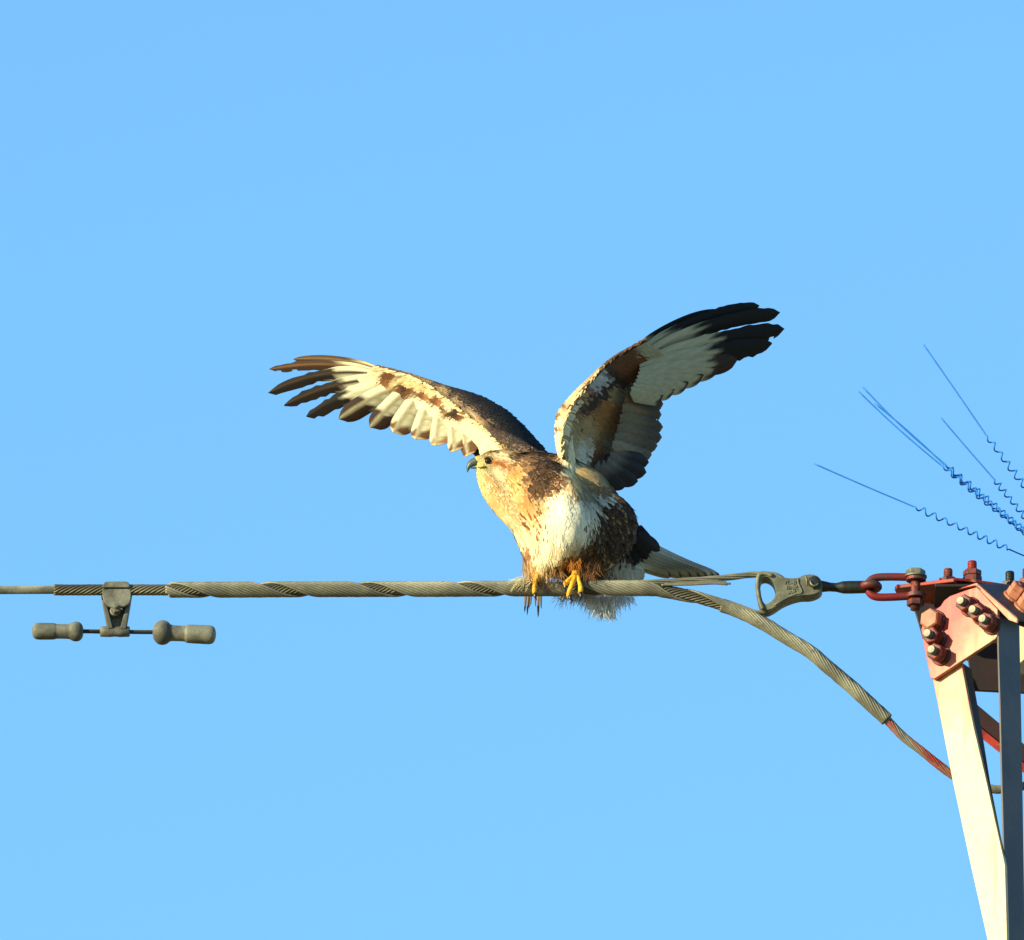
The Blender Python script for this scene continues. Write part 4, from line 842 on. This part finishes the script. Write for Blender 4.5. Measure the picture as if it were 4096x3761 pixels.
cover(STR, GRu, NRu, 2100, .88, 38, 19, CRW, 10, (.25, 0, .05), lift=(.05, .2), off=0.003, edge_scale=(1.12, .004))
LED = [(2240, 1810, CR), (2236, 1750, CR), (2240, 1700, CR), (2250, 1660, (214, 186, 136)), (2280, 1610, (214, 190, 140)), (2228, 1720, (130, 92, 58)), (2232, 1670, (120, 82, 52)), (2255, 1630, (120, 84, 54)), (2310, 1580, (206, 180, 132)), (2380, 1500, (170, 144, 104)), (2450, 1440, DB), (2500, 1410, DB)]
cover(STR, GRt, NRt, 700, 1.0, 26, 13, LED, 5, (.1, 0, .5), lift=(.03, .08), off=0.002, cmin=-.02)
rs = rng.random(320); z0 = np.zeros(320); rp = grid_eval(GRu, rs, z0); rn = np.tile(unit(np.array([-.45, -.85, .2])), (320, 1)); rd = grid_eval(GRu, np.minimum(rs + .03, 1), z0) - grid_eval(GRu, np.maximum(rs - .03, 0), z0)
uu_ = proj(rp)[0]; pb = np.where(uu_ < 2330, .18, np.where(uu_ < 2420, .55, .95)); rc = np.where(rng.random(320)[:, None] < pb[:, None], lin((96, 66, 42)), lin((214, 192, 146))) * rng.uniform(.8, 1.1, (320, 1))
feather_batch(STR, rp + rn * .002 + rng.normal(0, .0009, (320, 3)), unit(rd) + rng.normal(0, .08, (320, 3)) + np.array([.15, 0, 0]), rn, px(28), px(10), rc, rc, rc, rng.uniform(.0, .06, 320))
build_store(STR, 'wing_coverts', RW)
nRw = unit(NRu.mean((0, 1)))
def rf(base, tip, W, colf, **k):
    nm = k.pop('name', 'primary_feather'); dy = k.pop('dy', 0.0); dyt = k.pop('dyt', 0.0)
    return big_feather(nm, RW, P(*base, yr(base[0]) + .022 + dy), P(*tip, yr(tip[0]) + .05 + dyt), px(W), nRw, colf, mir=-1, nl=28, **{'swp': .2, **k})
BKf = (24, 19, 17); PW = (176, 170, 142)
rf((2520, 1418), (2885, 1243), 46, two(PW, BKf, .22, .10), bend=.055, dy=.012, dyt=.02, roll=.12, tipr=.35, back=PB, lead=.42)
rf((2530, 1430), (3038, 1223), 66, two(PW, BKf, .30, .10), bend=.050, dy=.009, dyt=.014, roll=.12, ragged=.026, back=PB, tipr=.22)
rf((2540, 1440), (3120, 1250), 60, two(PW, (26, 20, 17), .44, .06), bend=.050, dy=.005, dyt=.006, roll=.12, ragged=.024, back=PB, tipr=.16)
rf((2560, 1455), (3138, 1316), 74, two(PW, (24, 19, 17), .53, .05), bend=.028, roll=.12, ragged=.026, back=PB, tipr=.14)
rf((2560, 1470), (3088, 1374), 84, two(PW, (28, 21, 17), .55, .06), bend=.012, dy=-.002, dyt=-.003, roll=.12, ragged=.03, back=PB, tipr=.3)
for b, tpt, W, t0 in (((2560, 1485), (2950, 1440), 84, .74), ((2555, 1500), (2880, 1470), 84, .88), ((2550, 1515), (2815, 1500), 84, .91), ((2545, 1530), (2755, 1532), 82, .91), ((2535, 1545), (2700, 1558), 80, .91), ((2525, 1560), (2655, 1582), 76, .88)):
    rf(b, tpt, W, two(PW, (60, 44, 34), t0, .05), dy=-.004, dyt=-.006, roll=.10, tipr=.2, bend=-.01, back=PB)
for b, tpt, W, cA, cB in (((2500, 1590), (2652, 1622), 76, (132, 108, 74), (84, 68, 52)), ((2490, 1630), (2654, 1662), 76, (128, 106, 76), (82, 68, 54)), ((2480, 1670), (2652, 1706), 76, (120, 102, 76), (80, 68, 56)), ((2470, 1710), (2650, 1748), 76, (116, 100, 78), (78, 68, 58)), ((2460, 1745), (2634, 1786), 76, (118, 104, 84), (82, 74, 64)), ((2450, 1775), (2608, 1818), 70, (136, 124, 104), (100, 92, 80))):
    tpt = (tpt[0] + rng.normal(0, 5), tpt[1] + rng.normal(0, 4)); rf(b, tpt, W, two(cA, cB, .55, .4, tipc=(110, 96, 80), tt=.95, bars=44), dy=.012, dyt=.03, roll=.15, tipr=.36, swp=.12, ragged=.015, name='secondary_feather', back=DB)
for b, tpt, W in (((2450, 1800), (2596, 1850), 84), ((2440, 1820), (2586, 1890), 92), ((2430, 1840), (2552, 1926), 92), ((2410, 1850), (2506, 1944), 90), ((2390, 1850), (2456, 1950), 84)):
    rf(b, tpt, W, two((104, 98, 92), (44, 42, 44), .35, .3), dy=.02, dyt=.02, roll=.1, tipr=.5, swp=.05, name='tertial_feather', back=DB, cup=.2)
rf((2440, 1470), (2507, 1408), 34, two((60, 46, 38), (34, 28, 26), .4, .2), name='alula_feather', dy=-.008, dyt=-.03, tipr=.4, bend=.08, back=PB)

# --- tail and hanging feathers
nT = unit(np.array([0.15, -0.62, -0.5]))
for k in range(7):
    t = k / 6
    tip = (2888 - 205 * t + 20 * math.sin(3 * t), 2318 - 8 * t)
    base = (2528 - 24 * t, 2150 + 100 * t)
    big_feather('tail_feather', hawk, P(*base, .125 - .03 * t), P(*tip, .215 - .10 * t), px(41), nT, two((246, 248, 248) if k < 2 else (224, 220, 198), (196, 196, 192) if k < 2 else (146, 136, 110), .5, .4, tipc=(66, 56, 46), tt=.92, shaft=(120, 112, 92)), bend=.03, roll=.2, tipr=.2, back=(92, 88, 84), lead=.35)
for (b, tp, W, c) in (((2530, 2120), (2605, 2206), 70, BK), ((2520, 2150), (2590, 2235), 66, BK), ((2500, 2160), (2545, 2262), 60, BK), ((2470, 2170), (2530, 2280), 46, BK), ((2550, 2140), (2640, 2205), 50, (46, 44, 48))):
    big_feather('tail_covert', hawk, P(*b, .07), P(*tp, .085), px(W), np.array([.1, -.9, -.2]), two(c, c, .5), tipr=.4, back=BK)
for b, tp, W in (((2104, 2190), (2094, 2300), 26), ((2108, 2215), (2098, 2450), 14), ((2118, 2240), (2108, 2462), 11), ((2128, 2260), (2122, 2424), 10), ((2150, 2270), (2152, 2470), 13), ((2160, 2280), (2164, 2436), 10), ((2138, 2280), (2141, 2428), 9), ((2112, 2250), (2116, 2436), 9)):
    big_feather('flank_feather', hawk, P(*b, .045), P(*tp, .055), px(W), np.array([-.2, -1, 0.1]), two((140, 104, 70), (74, 62, 52), .7, .3, shaft=(180, 164, 138)), tipr=.85, back=DB)

# --- beak, eyes, feet
mb = MB(); pth = catmull([P(1928, 1846, -.030), P(1908, 1846, -.030), P(1888, 1853, -.030), P(1875, 1868, -.030), P(1869, 1890, -.030)], 24)
tube(mb, pth, np.interp(np.linspace(0, 1, 24), [0, .3, .6, .85, 1], [20, 18, 13, 6, 1.2]) * MPP, 12); mb.build('beak', M['beak'], hawk)
mb = MB(); tube(mb, catmull([P(1935, 1868, -.030), P(1912, 1870, -.030), P(1892, 1872, -.030), P(1884, 1874, -.030)], 10), np.array([11, 10, 8, 7, 6.5, 6, 5, 4.5, 3, 1.5]) * MPP, 8); mb.build('lower_beak', M['beak'], hawk)
mb = MB(); tube(mb, catmull([P(1938, 1842, -.030), P(1922, 1842, -.030), P(1908, 1844, -.030), P(1902, 1846, -.030)], 10), np.array([19, 20, 20.5, 20.5, 20.5, 20.5, 20, 19.5, 18.5, 15]) * MPP, 14); mb.build('cere', M['cere'], hawk)
mb = MB(); tube(mb, catmull([P(1904, 1866, -.0385), P(1922, 1868, -.0425), P(1938, 1864, -.044)], 10), px(3.2), 8); mb.build('gape', M['cere'], hawk)
for uu_, yy_ in ((1952, None),):
    h, n = hit(1952, 1843); bm = bmesh.new(); bmesh.ops.create_uvsphere(bm, u_segments=20, v_segments=14, radius=px(13.5), matrix=Matrix.Translation(Vector(h + np.array([0, .0010, 0]))))
    me = bpy.data.meshes.new('eye'); bm.to_mesh(me); bm.free(); me.materials.append(M['eye']); me.polygons.foreach_set('use_smooth', [True] * len(me.polygons)); o = bpy.data.objects.new('eye', me); link(o, hawk)
    a = np.linspace(.15, math.pi - .35, 14); ridge = np.array([h + np.array([px(17) * math.cos(q), -.0012 - .0012 * math.sin(q), px(14.5) * math.sin(q)]) for q in a]); mb = MB(); tube(mb, ridge, px(4), 8); mb.build('brow_ridge', M['brow'], hawk)

def foot(name, chains, claws, label=None):
    bm = bmesh.new()
    for ch in chains:
        for x, y, z, r in catmull(np.array([[*P(u, v, yy), px(r)] for u, v, yy, r in ch]), 22):
            bmesh.ops.create_icosphere(bm, subdivisions=2, radius=r, matrix=Matrix.Translation((x, y, z)))
    me = bpy.data.meshes.new('t'); bm.to_mesh(me); bm.free(); t = bpy.data.objects.new('t', me); col.objects.link(t)
    rm = t.modifiers.new('r', 'REMESH'); rm.mode = 'VOXEL'; rm.voxel_size = 0.0009; sm = t.modifiers.new('s', 'SMOOTH'); sm.iterations = 3
    bpy.context.view_layer.update(); fm = bpy.data.meshes.new_from_object(t.evaluated_get(bpy.context.evaluated_depsgraph_get())); bpy.data.objects.remove(t)
    fm.materials.clear(); fm.materials.append(M['toe']); fm.polygons.foreach_set('use_smooth', [True] * len(fm.polygons)); fm.name = name
    o = bpy.data.objects.new(name, fm); link(o, hawk)
    if label: o['label'] = label
    for c in claws:
        mb = MB(); p = catmull([P(*q) for q in c], 10); tube(mb, p, np.linspace(9, 1.2, 10) * MPP, 8); mb.build('talon', M['claw'], o)
foot('foot', [[(2318, 2240, .0, 15), (2308, 2275, -.008, 15), (2300, 2298, -.012, 15)],
              [(2302, 2296, -.012, 12), (2288, 2310, -.018, 10), (2272, 2324, -.022, 10), (2263, 2334, -.0225, 11), (2262, 2342, -.021, 8)],
              [(2300, 2296, -.012, 12), (2297, 2316, -.019, 10.5), (2288, 2340, -.024, 10), (2279, 2362, -.0245, 10), (2275, 2382, -.021, 10.5), (2278, 2388, -.018, 8)],
              [(2308, 2294, -.010, 12), (2314, 2316, -.018, 9), (2320, 2338, -.0225, 9), (2323, 2356, -.024, 11), (2322, 2370, -.0225, 11)],
              [(2302, 2290, -.008, 12), (2302, 2318, .012, 10), (2300, 2345, .022, 9)]],
     [[(2262, 2340, -.021), (2262, 2356, -.022), (2266, 2370, -.019)], [(2277, 2384, -.022), (2283, 2396, -.025), (2290, 2406, -.021)], [(2322, 2372, -.024), (2323, 2388, -.026), (2319, 2402, -.021)]], 'yellow foot with three toes gripping the wire')
foot('foot', [[(2160, 2270, .0, 15), (2150, 2298, -.008, 14), (2146, 2314, -.012, 13)],
              [(2146, 2314, -.012, 12), (2140, 2330, -.020, 10), (2138, 2350, -.023, 9.5), (2138, 2368, -.022, 10), (2140, 2376, -.021, 7)],
              [(2148, 2312, -.008, 11), (2160, 2320, -.008, 9), (2168, 2326, -.006, 8)],
              [(2144, 2312, -.008, 11), (2130, 2322, -.010, 9), (2122, 2328, -.008, 8)],
              [(2148, 2308, -.008, 11), (2150, 2330, .012, 9), (2150, 2350, .02, 9)]],
     [[(2139, 2376, -.023), (2142, 2390, -.025), (2146, 2402, -.020)], [(2168, 2326, -.006), (2176, 2340, -.014), (2178, 2366, -.018)], [(2122, 2328, -.008), (2114, 2340, -.016), (2112, 2362, -.018)]], 'yellow foot half hidden by leg feathers')
